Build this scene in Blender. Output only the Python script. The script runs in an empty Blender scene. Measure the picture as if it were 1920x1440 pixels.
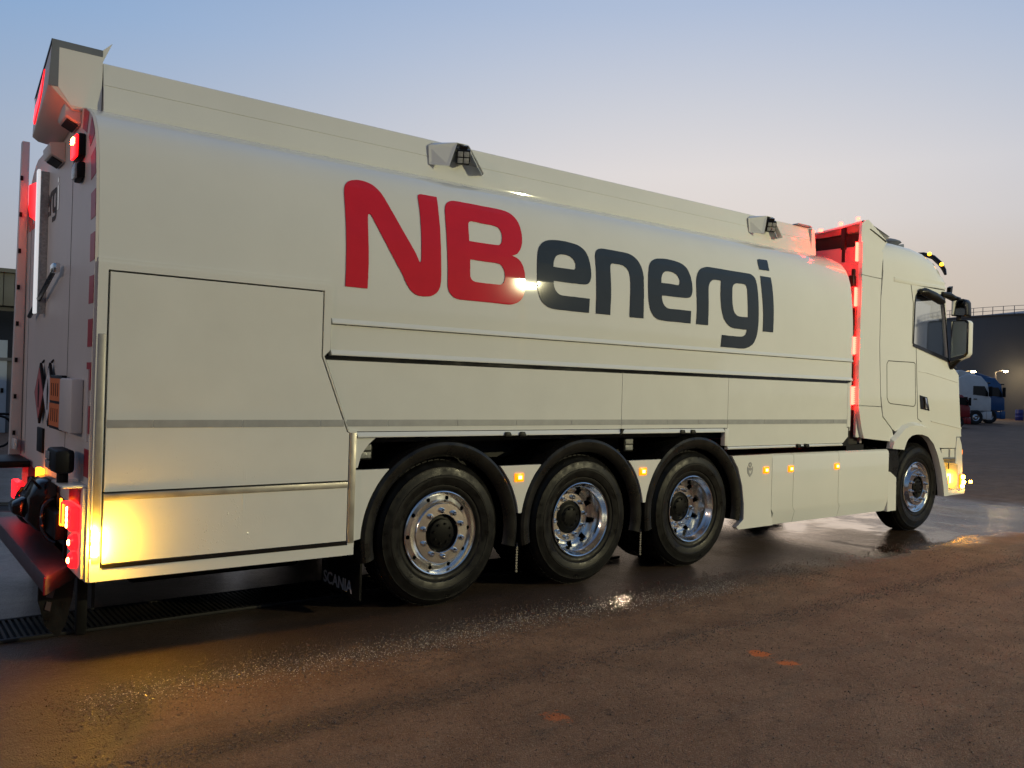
import bpy, bmesh, math, random
import numpy as np
from mathutils import Vector, Matrix
random.seed(7)
S = bpy.context.scene
COL = S.collection
rad = math.radians
GZ = -0.028                                   # ground level

# ---------------------------------------------------------------- camera
cam = bpy.data.cameras.new('camera'); cam_o = bpy.data.objects.new('camera', cam); COL.objects.link(cam_o)
S.camera = cam_o
cam.sensor_width = 36; cam.lens = 1594.6 / 1920 * 36; cam.clip_start = 0.05; cam.clip_end = 5000
_y, _p, _r = rad(37.373), rad(0.0912), rad(1.7306)
_f = Vector((math.sin(_y) * math.cos(_p), math.cos(_y) * math.cos(_p), math.sin(_p)))
_a = Vector((math.cos(_y), -math.sin(_y), 0)); _u = _a.cross(_f)
_R = math.cos(_r) * _a + math.sin(_r) * _u; _U = -math.sin(_r) * _a + math.cos(_r) * _u
cam_o.matrix_world = Matrix(((_R.x, _U.x, -_f.x, -3.349), (_R.y, _U.y, -_f.y, -5.132), (_R.z, _U.z, -_f.z, 1.582), (0, 0, 0, 1)))

# ---------------------------------------------------------------- dusk sky
W = bpy.data.worlds.new('World'); S.world = W; W.use_nodes = True
nt = W.node_tree; N = nt.nodes; LK = nt.links
bg = N['Background']
SKY_GAIN = 1.0
def wn(t, **k):
    n = N.new(t)
    for a, b in k.items(): setattr(n, a, b)
    return n
def wmath(op, a, b=None):
    m = wn('ShaderNodeMath', operation=op)
    for i, v in enumerate((a, b)):
        if v is None: continue
        if isinstance(v, (int, float)): m.inputs[i].default_value = v
        else: LK.new(v, m.inputs[i])
    return m.outputs[0]
geo = wn('ShaderNodeTexCoord'); sep = wn('ShaderNodeSeparateXYZ'); LK.new(geo.outputs['Generated'], sep.inputs[0])
GLOW_AZ = rad(49)
hx = wmath('MULTIPLY', sep.outputs[0], math.sin(GLOW_AZ)); hy = wmath('MULTIPLY', sep.outputs[1], math.cos(GLOW_AZ))
hh = wmath('SQRT', wmath('MAXIMUM', wmath('SUBTRACT', 1.0, wmath('MULTIPLY', sep.outputs[2], sep.outputs[2])), 1e-4))
cosd = wmath('DIVIDE', wmath('ADD', hx, hy), hh)
glow = wmath('POWER', wmath('MAXIMUM', wmath('MULTIPLY', wmath('ADD', cosd, 1.0), 0.5), 0.0), 10.0)
el = wmath('DIVIDE', wmath('ARCSINE', sep.outputs[2]), math.pi / 2)
def ramp(stops):
    r = wn('ShaderNodeValToRGB'); e = r.color_ramp; e.interpolation = 'B_SPLINE' if False else 'LINEAR'
    while len(e.elements) > 1: e.elements.remove(e.elements[-1])
    for i, (deg, c) in enumerate(stops):
        q = e.elements[0] if i == 0 else e.elements.new(deg / 90)
        q.position = max(0, deg / 90); q.color = (*c, 1)
    LK.new(el, r.inputs[0]); return r.outputs[0]
r_glow = ramp([(0, (.56, .45, .36)), (4, (.59, .485, .38)), (8, (.66, .56, .475)), (11, (.715, .65, .615)), (14, (.725, .68, .67)), (18, (.60, .61, .665)), (24, (.415, .50, .665)), (34, (.30, .41, .62)), (55, (.19, .29, .50)), (90, (.13, .21, .40))])
r_anti = ramp([(0, (.27, .30, .36)), (4, (.295, .335, .41)), (8, (.30, .365, .47)), (14, (.25, .36, .53)), (21, (.165, .335, .60)), (34, (.15, .27, .50)), (55, (.13, .22, .42)), (90, (.12, .19, .37))])
mix = wn('ShaderNodeMix', data_type='RGBA'); LK.new(glow, mix.inputs[0]); LK.new(r_anti, mix.inputs[6]); LK.new(r_glow, mix.inputs[7])
# the physical sky at the same sun position, faint after sunset
sky = wn('ShaderNodeTexSky', sky_type='NISHITA', sun_disc=False)
sky.sun_elevation = rad(-2); sky.sun_rotation = GLOW_AZ
mx2 = wn('ShaderNodeMix', data_type='RGBA', blend_type='ADD'); mx2.inputs[0].default_value = 0.06
LK.new(mix.outputs[2], mx2.inputs[6]); LK.new(sky.outputs[0], mx2.inputs[7])
# away from the afterglow the dusk sky falls off
mr = wn('ShaderNodeMapRange', interpolation_type='SMOOTHSTEP'); LK.new(cosd, mr.inputs[0])
mr.inputs[1].default_value = .70; mr.inputs[2].default_value = -.5; mr.inputs[3].default_value = 1.0; mr.inputs[4].default_value = .42
sc_ = wn('ShaderNodeVectorMath', operation='SCALE'); LK.new(mx2.outputs[2], sc_.inputs[0]); LK.new(mr.outputs[0], sc_.inputs['Scale'])
LK.new(sc_.outputs[0], bg.inputs[0]); bg.inputs[1].default_value = SKY_GAIN

# a trace of afterglow from just under the horizon
sun = bpy.data.lights.new('afterglow', 'SUN'); sun.energy = 0.10; sun.angle = rad(25); sun.color = (1, .78, .6)
sun_o = bpy.data.objects.new('afterglow', sun); COL.objects.link(sun_o)
sun_o.rotation_euler = Vector((-math.sin(GLOW_AZ), -math.cos(GLOW_AZ), -math.tan(rad(5)))).to_track_quat('-Z', 'Y').to_euler()

S.view_settings.view_transform = 'Standard'; S.view_settings.look = 'None'; S.view_settings.gamma = 1; S.view_settings.exposure = 0
S.view_settings.use_curve_mapping = False
S.cycles.use_denoising = True
S.cycles.max_bounces = 6; S.cycles.sample_clamp_indirect = 4

# ---------------------------------------------------------------- materials
MATS = {}
def mat(name, col, rough=.5, metal=0, var=0, vscale=4, bump=0, bscale=60, coat=0, emit=None, estr=0, rvar=0, alpha=None, trans=0, spec=.5, ior=1.5):
    m = bpy.data.materials.new(name); m.use_nodes = True; t = m.node_tree; n = t.nodes; l = t.links
    b = n['Principled BSDF']; b.inputs['Base Color'].default_value = (*col, 1); b.inputs['Roughness'].default_value = rough
    b.inputs['Metallic'].default_value = metal; b.inputs['Coat Weight'].default_value = coat; b.inputs['Coat Roughness'].default_value = .05
    b.inputs['Specular IOR Level'].default_value = spec; b.inputs['IOR'].default_value = ior
    b.inputs['Transmission Weight'].default_value = trans
    if emit: b.inputs['Emission Color'].default_value = (*emit, 1); b.inputs['Emission Strength'].default_value = estr
    tc = n.new('ShaderNodeTexCoord')
    if var or rvar:
        nz = n.new('ShaderNodeTexNoise'); nz.inputs['Scale'].default_value = vscale; nz.inputs['Detail'].default_value = 6; nz.inputs['Roughness'].default_value = .6
        l.new(tc.outputs['Object'], nz.inputs['Vector'])
        if var:
            r = n.new('ShaderNodeValToRGB'); e = r.color_ramp.elements
            e[0].position = .3; e[1].position = .7
            e[0].color = (*[max(0, c * (1 - var)) for c in col], 1); e[1].color = (*[min(1, c * (1 + var)) for c in col], 1)
            l.new(nz.outputs['Fac'], r.inputs[0]); l.new(r.outputs[0], b.inputs['Base Color'])
        if rvar:
            q = n.new('ShaderNodeMapRange'); q.inputs[1].default_value = .3; q.inputs[2].default_value = .7; q.inputs[3].default_value = max(.02, rough - rvar); q.inputs[4].default_value = rough + rvar
            l.new(nz.outputs['Fac'], q.inputs[0]); l.new(q.outputs[0], b.inputs['Roughness'])
    if bump:
        nb = n.new('ShaderNodeTexNoise'); nb.inputs['Scale'].default_value = bscale; nb.inputs['Detail'].default_value = 4
        l.new(tc.outputs['Object'], nb.inputs['Vector'])
        bp = n.new('ShaderNodeBump'); bp.inputs['Strength'].default_value = bump; bp.inputs['Distance'].default_value = .01
        l.new(nb.outputs['Fac'], bp.inputs['Height']); l.new(bp.outputs[0], b.inputs['Normal'])
    MATS[name] = m; return m

mat('white_paint', (.68, .69, .67), .03, spec=.85, var=.03, vscale=1.3, rvar=.012, coat=0, bump=.012, bscale=2.2)
mat('white_panel', (.68, .69, .67), .07, spec=.75, var=.035, vscale=2.2, rvar=.04, coat=0, bump=.014, bscale=2.6)
mat('cab_white', (.68, .69, .67), .045, spec=.85, var=.02, vscale=1.7, rvar=.03, coat=0)
mat('red_film', (.56, .012, .020), .04, var=.05, vscale=6)
mat('slate_film', (.030, .036, .042), .04, var=.08, vscale=6)
mat('grey_strip', (.30, .31, .32), .38, var=.12, vscale=9)
mat('grey_trim', (.13, .15, .18), .45, var=.1, vscale=5)
mat('brushed_steel', (.36, .34, .30), .45, metal=.55, var=.12, vscale=12, rvar=.1)
mat('alloy', (.86, .85, .83), .15, metal=1, var=.05, vscale=9, rvar=.06, bump=.02, bscale=30)
mat('chrome_nut', (.82, .82, .82), .12, metal=1)
mat('rubber', (.006, .0058, .0056), .44, spec=.22, var=.3, vscale=14, rvar=.2, bump=.12, bscale=90)
mat('guard_black', (.009, .0088, .008), .32, spec=.35, var=.25, vscale=7, rvar=.12, bump=.05, bscale=40)
mat('black_metal', (.006, .006, .006), .5, spec=.22, var=.3, vscale=6, bump=.08, bscale=50)
mat('black_gloss', (.008, .008, .009), .14, rvar=.05, vscale=5)
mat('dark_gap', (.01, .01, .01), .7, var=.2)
mat('red_reflector', (.40, .012, .02), .28, var=.1, vscale=30, bump=.1, bscale=200)
mat('red_stripe', (.36, .02, .035), .4, var=.15, vscale=20)
mat('orange_plate', (.70, .17, .03), .4, var=.06, vscale=20)
mat('lens_clear', (.30, .31, .31), .12, var=.25, vscale=60, bump=.3, bscale=120)
mat('glass', (.85, .9, .9), .02, trans=1, ior=1.45)
mat('mirror', (.75, .75, .75), .03, metal=1)
mat('rear_white', (.60, .565, .545), .38, var=.04, vscale=2, spec=.16)
mat('beam_mauve', (.055, .036, .042), .5, var=.2, vscale=8)
mat('interior_pale', (.72, .71, .66), .8, var=.08, vscale=5)
mat('interior_dark', (.03, .03, .035), .7, var=.2)
def glowmat(n, c, s): return mat(n, tuple(x * .5 for x in c), .3, emit=c, estr=s)
glowmat('amber_core', (1, .46, .03), 40)
glowmat('amber_lens', (1, .24, .0), 2.0)
glowmat('amber_flash', (1, .50, .03), 900)
glowmat('amber_front', (1, .42, .025), 150)
glowmat('red_core', (1, .008, .005), 105)
glowmat('red_led', (1, .0075, .0045), 105)
glowmat('red_lens', (1, .004, .006), 6)
glowmat('amber_bar', (1, .40, .015), 9)
mat('hub_black', (.003, .003, .003), .5, spec=.15)
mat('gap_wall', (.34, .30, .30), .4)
glowmat('red_bulb', (1, .12, .03), 150)
glowmat('red_panel', (1, .006, .010), 2.2)
glowmat('orange_slit', (1, .22, .01), 7)
glowmat('lamp_white', (1, .90, .68), 60)
glowmat('lamp_far', (1, .80, .50), 60)

# rear lower doors: rinse water still beading on the paint
def droplet_paint():
    m = MATS['white_panel'].copy(); m.name = 'wet_panel'; t = m.node_tree; n = t.nodes; l = t.links; b = n['Principled BSDF']
    tc = n.new('ShaderNodeTexCoord'); mp = n.new('ShaderNodeMapping'); mp.inputs['Scale'].default_value = (70, 70, 45); l.new(tc.outputs['Object'], mp.inputs[0])
    v = n.new('ShaderNodeTexVoronoi'); v.feature = 'F1'; v.inputs['Scale'].default_value = 1; l.new(mp.outputs[0], v.inputs['Vector'])
    r = n.new('ShaderNodeMapRange'); r.inputs[1].default_value = .10; r.inputs[2].default_value = .26; r.inputs[3].default_value = 1; r.inputs[4].default_value = 0; l.new(v.outputs['Distance'], r.inputs[0])
    nz = n.new('ShaderNodeTexNoise'); nz.inputs['Scale'].default_value = 5; l.new(tc.outputs['Object'], nz.inputs['Vector'])
    q = n.new('ShaderNodeMapRange'); q.inputs[1].default_value = .48; q.inputs[2].default_value = .62; l.new(nz.outputs['Fac'], q.inputs[0])
    mm = n.new('ShaderNodeMath'); mm.operation = 'MULTIPLY'; l.new(r.outputs[0], mm.inputs[0]); l.new(q.outputs[0], mm.inputs[1])
    # thin runs of water
    mp2 = n.new('ShaderNodeMapping'); mp2.inputs['Scale'].default_value = (42, 42, 1.6); l.new(tc.outputs['Object'], mp2.inputs[0])
    n2 = n.new('ShaderNodeTexNoise'); n2.inputs['Scale'].default_value = 1; n2.inputs['Detail'].default_value = 2; l.new(mp2.outputs[0], n2.inputs['Vector'])
    r2 = n.new('ShaderNodeMapRange'); r2.inputs[1].default_value = .66; r2.inputs[2].default_value = .74; l.new(n2.outputs['Fac'], r2.inputs[0])
    m2 = n.new('ShaderNodeMath'); m2.operation = 'MULTIPLY'; l.new(r2.outputs[0], m2.inputs[0]); l.new(q.outputs[0], m2.inputs[1])
    ad = n.new('ShaderNodeMath'); ad.operation = 'MAXIMUM'; l.new(mm.outputs[0], ad.inputs[0]); l.new(m2.outputs[0], ad.inputs[1])
    sz = n.new('ShaderNodeSeparateXYZ'); l.new(tc.outputs['Object'], sz.inputs[0])
    kz = n.new('ShaderNodeMapRange'); kz.inputs[1].default_value = 1.25; kz.inputs[2].default_value = .95; l.new(sz.outputs[2], kz.inputs[0])
    kx = n.new('ShaderNodeMapRange'); kx.inputs[1].default_value = -1.1; kx.inputs[2].default_value = -1.6; l.new(sz.outputs[0], kx.inputs[0])
    k1 = n.new('ShaderNodeMath'); k1.operation = 'MULTIPLY'; l.new(kz.outputs[0], k1.inputs[0]); l.new(kx.outputs[0], k1.inputs[1])
    k2 = n.new('ShaderNodeMath'); k2.operation = 'MULTIPLY'; l.new(ad.outputs[0], k2.inputs[0]); l.new(k1.outputs[0], k2.inputs[1]); ad = k2
    bp = n.new('ShaderNodeBump'); bp.inputs['Strength'].default_value = .6; bp.inputs['Distance'].default_value = .004
    l.new(ad.outputs[0], bp.inputs['Height']); l.new(bp.outputs[0], b.inputs['Normal'])
    MATS['wet_panel'] = m
droplet_paint()

# ---------------------------------------------------------------- mesh helpers
class B:
    def __init__(s): s.v = []; s.f = []
    def add(s, vs, fs):
        o = len(s.v); s.v += [tuple(v) for v in vs]; s.f += [tuple(i + o for i in f) for f in fs]; return s
    def box(s, x0, x1, y0, y1, z0, z1):
        return s.add([(x, y, z) for x in (x0, x1) for y in (y0, y1) for z in (z0, z1)],
                     [(0, 1, 3, 2), (4, 6, 7, 5), (0, 4, 5, 1), (2, 3, 7, 6), (0, 2, 6, 4), (1, 5, 7, 3)])
    def prism(s, poly, a, b, axis='y', caps=(1, 1)):
        def P(u, v, w): return {'y': (u, w, v), 'x': (w, u, v), 'z': (u, v, w)}[axis]
        n = len(poly); vs = [P(u, v, a) for u, v in poly] + [P(u, v, b) for u, v in poly]
        fs = [(i, (i + 1) % n, n + (i + 1) % n, n + i) for i in range(n)]
        if caps[0]: fs.append(tuple(range(n))[::-1])
        if caps[1]: fs.append(tuple(range(n, 2 * n)))
        return s.add(vs, fs)
    def strip(s, pts, a, b, axis='x'):                      # open profile swept straight
        def P(u, v, w): return {'y': (u, w, v), 'x': (w, u, v)}[axis]
        n = len(pts); return s.add([P(u, v, a) for u, v in pts] + [P(u, v, b) for u, v in pts], [(i, i + 1, n + i + 1, n + i) for i in range(n - 1)])
    def lathe(s, prof, cx, cz, y0=0, seg=64, a0=0, a1=360, closed=True, flip=1):
        full = abs(a1 - a0) >= 359.9; m = seg if full else seg + 1; n = len(prof); vs = []
        for k in range(m):
            t = rad(a0 + (a1 - a0) * k / seg)
            vs += [(cx + r * math.cos(t), y0 + flip * y, cz + r * math.sin(t)) for r, y in prof]
        fs = []
        for k in range(seg):
            k2 = (k + 1) % m
            for i in range(n if closed else n - 1):
                j = (i + 1) % n; fs.append((k * n + i, k * n + j, k2 * n + j, k2 * n + i))
        if not full and closed: fs += [tuple(range(n)), tuple(range((m - 1) * n, m * n))[::-1]]
        return s.add(vs, fs)
    def tube(s, pts, r, seg=10, caps=True):
        pts = [Vector(p) for p in pts]; n = len(pts); vs = []
        rr = r if isinstance(r, (list, tuple)) else [r] * n
        for i, p in enumerate(pts):
            d = (pts[min(i + 1, n - 1)] - pts[max(i - 1, 0)]).normalized()
            a = d.cross(Vector((0, 0, 1))); a = a.normalized() if a.length > .05 else d.cross(Vector((0, 1, 0))).normalized()
            c = d.cross(a)
            vs += [tuple(p + rr[i] * (math.cos(2 * math.pi * k / seg) * a + math.sin(2 * math.pi * k / seg) * c)) for k in range(seg)]
        fs = [(i * seg + k, i * seg + (k + 1) % seg, (i + 1) * seg + (k + 1) % seg, (i + 1) * seg + k) for i in range(n - 1) for k in range(seg)]
        if caps: fs += [tuple(range(seg))[::-1], tuple(range((n - 1) * seg, n * seg))]
        return s.add(vs, fs)
    def xform(s, M):
        s.v = [tuple(M @ Vector(v)) for v in s.v]; return s
    def build(s, name, m, parent=None, bevel=0, seg=2, angle=35, recalc=True):
        me = bpy.data.meshes.new(name); bm = bmesh.new()
        vv = [bm.verts.new(v) for v in s.v]
        for f in s.f:
            try: bm.faces.new([vv[i] for i in f])
            except ValueError: pass
        if recalc: bmesh.ops.recalc_face_normals(bm, faces=bm.faces)
        if bevel:
            ed = [e for e in bm.edges if len(e.link_faces) == 2 and e.calc_face_angle(0) > rad(30)]
            bmesh.ops.bevel(bm, geom=ed, offset=bevel, segments=seg, affect='EDGES', profile=.5, clamp_overlap=True)
        bm.to_mesh(me); bm.free()
        return link(name, me, m, parent, angle)
def link(name, me, m, parent=None, angle=35):
    for p in me.polygons: p.use_smooth = True
    me.set_sharp_from_angle(angle=rad(angle))
    me.materials.clear(); me.materials.append(MATS[m] if isinstance(m, str) else m)
    o = bpy.data.objects.new(name, me); COL.objects.link(o)
    if parent: setp(o, parent)
    return o
def wloc(o):
    m = o.matrix_basis.copy()
    if o.parent: m = wloc(o.parent) @ o.matrix_parent_inverse @ m
    return m
def setp(o, p):
    o.parent = p; o.matrix_parent_inverse = wloc(p).inverted()
def tag(o, label=None, cat=None, group=None, kind=None):
    for k, v in (('label', label), ('category', cat), ('group', group), ('kind', kind)):
        if v: o[k] = v
    return o
def empty(name, loc, label, cat, group=None, rz=0):
    o = bpy.data.objects.new(name, None); COL.objects.link(o); o.location = loc; o.rotation_euler = (0, 0, rz); o.empty_display_size = .2
    return tag(o, label, cat, group)
def place(mesh_ob, name, parent, loc):                      # another piece sharing the mesh
    o = bpy.data.objects.new(name, mesh_ob.data); COL.objects.link(o); o.matrix_basis = Matrix.Translation(loc) @ Matrix.Identity(4); setp(o, parent); return o
def curve_mesh(loops, ext):
    c = bpy.data.curves.new('t', 'CURVE'); c.dimensions = '2D'; c.fill_mode = 'BOTH'; c.extrude = ext
    for lp in loops:
        s = c.splines.new('POLY'); s.points.add(len(lp) - 1)
        for p, q in zip(s.points, lp): p.co = (q[0], q[1], 0, 1)
        s.use_cyclic_u = True
    o = bpy.data.objects.new('t', c); COL.objects.link(o); dg = bpy.context.evaluated_depsgraph_get()
    me = bpy.data.meshes.new_from_object(o.evaluated_get(dg)); bpy.data.objects.remove(o); bpy.data.curves.remove(c); return me
def plate(name, loops, y0, y1, m, parent=None, bevel=0):     # flat plate in the xz plane, holes allowed
    me = curve_mesh(loops, abs(y1 - y0) / 2); bm = bmesh.new(); bm.from_mesh(me)
    for v in bm.verts: v.co = Vector((v.co.x, (y0 + y1) / 2 + v.co.z, v.co.y))
    bmesh.ops.remove_doubles(bm, verts=bm.verts, dist=1e-5)
    bmesh.ops.recalc_face_normals(bm, faces=bm.faces); bm.to_mesh(me); bm.free()
    return link(name, me, m, parent)
def text_mesh(txt, size, ext=.001, shear=0):
    c = bpy.data.curves.new('t', 'FONT'); c.body = txt; c.size = size; c.extrude = ext; c.offset = size * .018; c.shear = shear; c.align_x = 'CENTER'
    o = bpy.data.objects.new('t', c); COL.objects.link(o); dg = bpy.context.evaluated_depsgraph_get()
    me = bpy.data.meshes.new_from_object(o.evaluated_get(dg)); bpy.data.objects.remove(o); bpy.data.curves.remove(c); return me

# ---------------------------------------------------------------- ground
def ground_material():
    m = bpy.data.materials.new('yard_asphalt'); m.use_nodes = True; t = m.node_tree; n = t.nodes; l = t.links; b = n['Principled BSDF']
    tc = n.new('ShaderNodeTexCoord'); sp = n.new('ShaderNodeSeparateXYZ'); l.new(tc.outputs['Object'], sp.inputs[0])
    def M(op, a, c=None, d=None, clamp=False):
        q = n.new('ShaderNodeMath'); q.operation = op; q.use_clamp = clamp
        for i, v in enumerate((a, c, d)):
            if v is None: continue
            if isinstance(v, (int, float)): q.inputs[i].default_value = v
            else: l.new(v, q.inputs[i])
        return q.outputs[0]
    def NZ(scale, detail=5, vec=None, rough=.6, sc=None):
        q = n.new('ShaderNodeTexNoise'); q.inputs['Scale'].default_value = scale; q.inputs['Detail'].default_value = detail; q.inputs['Roughness'].default_value = rough
        v = tc.outputs['Object']
        if sc:
            mp = n.new('ShaderNodeMapping'); mp.inputs['Scale'].default_value = sc; l.new(v, mp.inputs[0]); v = mp.outputs[0]
        l.new(v, q.inputs['Vector']); return q.outputs['Fac']
    def SS(v, a, c):
        q = n.new('ShaderNodeMapRange'); q.interpolation_type = 'SMOOTHSTEP'; q.inputs[1].default_value = a; q.inputs[2].default_value = c; l.new(v, q.inputs[0]); return q.outputs[0]
    def MIX(f, a, c):
        q = n.new('ShaderNodeMix'); q.data_type = 'RGBA'
        for i, v in ((0, f), (6, a), (7, c)):
            if isinstance(v, tuple): q.inputs[i].default_value = (*v, 1)
            elif isinstance(v, (int, float)): q.inputs[i].default_value = v
            else: l.new(v, q.inputs[i])
        return q.outputs[2]
    X, Y = sp.outputs[0], sp.outputs[1]
    big = NZ(.45, 5); mid = NZ(2.6, 6); streak = NZ(1, 5, sc=(.9, 5.5, 1)); fine = NZ(55, 3); wob = NZ(1.3, 4)
    agg = n.new('ShaderNodeTexVoronoi'); agg.inputs['Scale'].default_value = 150; l.new(tc.outputs['Object'], agg.inputs['Vector'])
    # how wet: rinse water around the truck, drying outwards
    edge = M('ADD', Y, M('MULTIPLY', M('SUBTRACT', wob, .5), .55))
    edge = M('ADD', edge, M('MULTIPLY', M('SUBTRACT', mid, .5), .25))
    edge = M('ADD', edge, M('MULTIPLY', M('SUBTRACT', 1.0, SS(X, -2.75, -1.9)), 1.0))
    wet1 = SS(edge, -.85, -.42)
    far = M('SUBTRACT', 1.0, SS(Y, 9, 16)); wet1 = M('MULTIPLY', wet1, far)
    xfade = M('MULTIPLY', SS(X, -9, -6), M('SUBTRACT', 1.0, SS(M('ADD', X, M('MULTIPLY', wob, 2)), 10.5, 12.5)))
    wet1 = M('MULTIPLY', wet1, xfade)
    # damp tyre track in front of the truck
    tr = M('ABSOLUTE', M('ADD', M('ADD', Y, 1.42), M('MULTIPLY', M('SUBTRACT', wob, .5), .35)))
    track = M('MULTIPLY', M('SUBTRACT', 1.0, SS(tr, .05, .2)), M('SUBTRACT', 1.0, SS(X, -1.6, .6)))
    damp = M('MULTIPLY', SS(streak, .5, .66), .5)
    rd = M('ABSOLUTE', M('ADD', M('ADD', Y, 1.44), M('MULTIPLY', M('SUBTRACT', mid, .5), .16)))
    ridge = M('SUBTRACT', 1.0, SS(rd, .01, .07))
    ridge = M('MULTIPLY', ridge, M('MULTIPLY', SS(X, -.8, .5), SS(NZ(1.7, 4), .40, .62)))
    dark = M('MAXIMUM', M('MULTIPLY', track, .8), damp)
    # standing water
    pud = SS(M('ADD', M('MULTIPLY', NZ(.55, 4), .7), M('MULTIPLY', mid, .3)), .42, .56)
    front = SS(X, 4.2, 5.2); pud = M('MULTIPLY', M('MAXIMUM', M('MULTIPLY', pud, .2), M('MULTIPLY', front, M('ADD', .80, M('MULTIPLY', pud, .20)))), wet1)
    # colour
    c = MIX(SS(big, .3, .7), (.200, .118, .076), (.275, .168, .110))
    c = MIX(SS(mid, .35, .7), c, (.185, .107, .068))
    c = MIX(M('MULTIPLY', SS(NZ(.9, 4), .55, .75), .5), c, (.25, .105, .052))
    c = MIX(M('ADD', .22, M('MULTIPLY', SS(agg.outputs['Distance'], .08, .55), .78)), (.045, .030, .022), c)
    c = MIX(M('MULTIPLY', SS(NZ(3.5, 6, rough=.75), .58, .70), .45), c, (.33, .235, .17))
    c = MIX(M('MULTIPLY', SS(NZ(7, 5, rough=.7), .60, .68), .5), c, (.07, .045, .032))
    c = MIX(M('MULTIPLY', ridge, .45), c, (.30, .205, .145))
    spk = n.new('ShaderNodeTexWhiteNoise'); l.new(agg.outputs['Position'], spk.inputs['Vector'])
    c = MIX(M('MULTIPLY', SS(spk.outputs['Value'], .90, .97), .42), c, (.36, .28, .22))
    c = MIX(M('MULTIPLY', SS(NZ(24, 5, rough=.75), .56, .66), .6), c, (.05, .034, .026))
    slab = M('MULTIPLY', SS(M('ADD', Y, M('MULTIPLY', M('SUBTRACT', mid, .5), .05)), 1.10, 1.14), M('SUBTRACT', 1.0, SS(M('ADD', X, M('MULTIPLY', M('SUBTRACT', wob, .5), .3)), -2.35, -2.15)))  # concrete tone, cut off at the tail so ground under the truck stays dark
    c = MIX(slab, c, MIX(SS(mid, .3, .7), (.20, .195, .19), (.30, .29, .28)))
    c = MIX(M('MULTIPLY', dark, .55), c, (.022, .02, .018))
    c = MIX(M('MULTIPLY', wet1, M('SUBTRACT', .80, M('MULTIPLY', slab, .45))), c, (.016, .014, .012))
    c = MIX(M('MULTIPLY', SS(NZ(70, 3, rough=.8), .50, .66), .55), c, MIX(wet1, (.26, .185, .135), (.07, .055, .045)))
    # rust stains on the asphalt
    def spot(px, py, r):
        d = M('SQRT', M('ADD', M('POWER', M('SUBTRACT', X, px), 2), M('POWER', M('SUBTRACT', Y, py), 2)))
        d = M('ADD', d, M('MULTIPLY', M('SUBTRACT', NZ(16, 6, rough=.8), .5), .30)); return M('SUBTRACT', 1.0, SS(d, r * .5, r))
    st = M('MAXIMUM', M('MAXIMUM', spot(1.09, -1.92, .085), spot(1.08, -2.12, .07)), M('MULTIPLY', spot(-.62, -2.0, .07), .6))
    c = MIX(M('MULTIPLY', st, .72), c, (.70, .16, .03))
    l.new(c, b.inputs['Base Color'])
    # gloss
    r = M('ADD', M('MULTIPLY', mid, .22), .62)
    r = M('SUBTRACT', r, M('MULTIPLY', dark, .18))
    wr = M('ADD', M('MULTIPLY', fine, .30), .24)
    r = M('ADD', M('MULTIPLY', r, M('SUBTRACT', 1.0, wet1)), M('MULTIPLY', wr, wet1))
    r = M('ADD', M('MULTIPLY', r, M('SUBTRACT', 1.0, pud)), M('MULTIPLY', .03, pud))
    l.new(r, b.inputs['Roughness'])
    l.new(M('ADD', M('ADD', .16, M('MULTIPLY', wet1, .34)), M('MULTIPLY', pud, .4)), b.inputs['Specular IOR Level'])
    # relief
    h = M('ADD', M('MULTIPLY', agg.outputs['Distance'], -.7), M('MULTIPLY', fine, .5)); h = M('ADD', h, M('MULTIPLY', NZ(16, 6, rough=.7), 1.6)); h = M('ADD', h, M('ADD', M('MULTIPLY', mid, 2.2), M('MULTIPLY', ridge, 1.2)))
    hf = M('SUBTRACT', 1.0, M('MULTIPLY', pud, .97)); h = M('MULTIPLY', h, hf)
    bp = n.new('ShaderNodeBump'); bp.inputs['Strength'].default_value = .9; bp.inputs['Distance'].default_value = .010
    l.new(h, bp.inputs['Height']); l.new(bp.outputs[0], b.inputs['Normal'])
    MATS['ground'] = m
ground_material()
g = B().add([(-900, -900, GZ), (900, -900, GZ), (900, 900, GZ), (-900, 900, GZ)], [(0, 1, 2, 3)]).build('ground', 'ground'); tag(g, kind='structure')

# drain channel crossing under the truck
mat('grate_iron', (.012, .011, .010), .6, metal=.2, var=.3, vscale=20, bump=.1)
mat('drain_pit', (.008, .008, .008), .9)
dr = B().box(-5.2, 2.4, .66, 1.10, GZ + .002, GZ + .006).build('drain_channel', 'drain_pit'); tag(dr, kind='structure')
dr_e = B().box(-5.2, 2.4, .63, .66, GZ + .001, GZ + .022).box(-5.2, 2.4, 1.10, 1.13, GZ + .001, GZ + .022).build('edge_rail', 'grate_iron', dr, bevel=.003)
bar0 = None
for i in range(120):
    x = -4.2 + i * .034
    if bar0 is None:
        bar0 = B().box(x - .008, x + .008, .661, 1.099, GZ + .007, GZ + .02).build('grate_bar', 'grate_iron', dr)
    else: place(bar0, 'grate_bar', dr, (i * .034, 0, 0))

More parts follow.
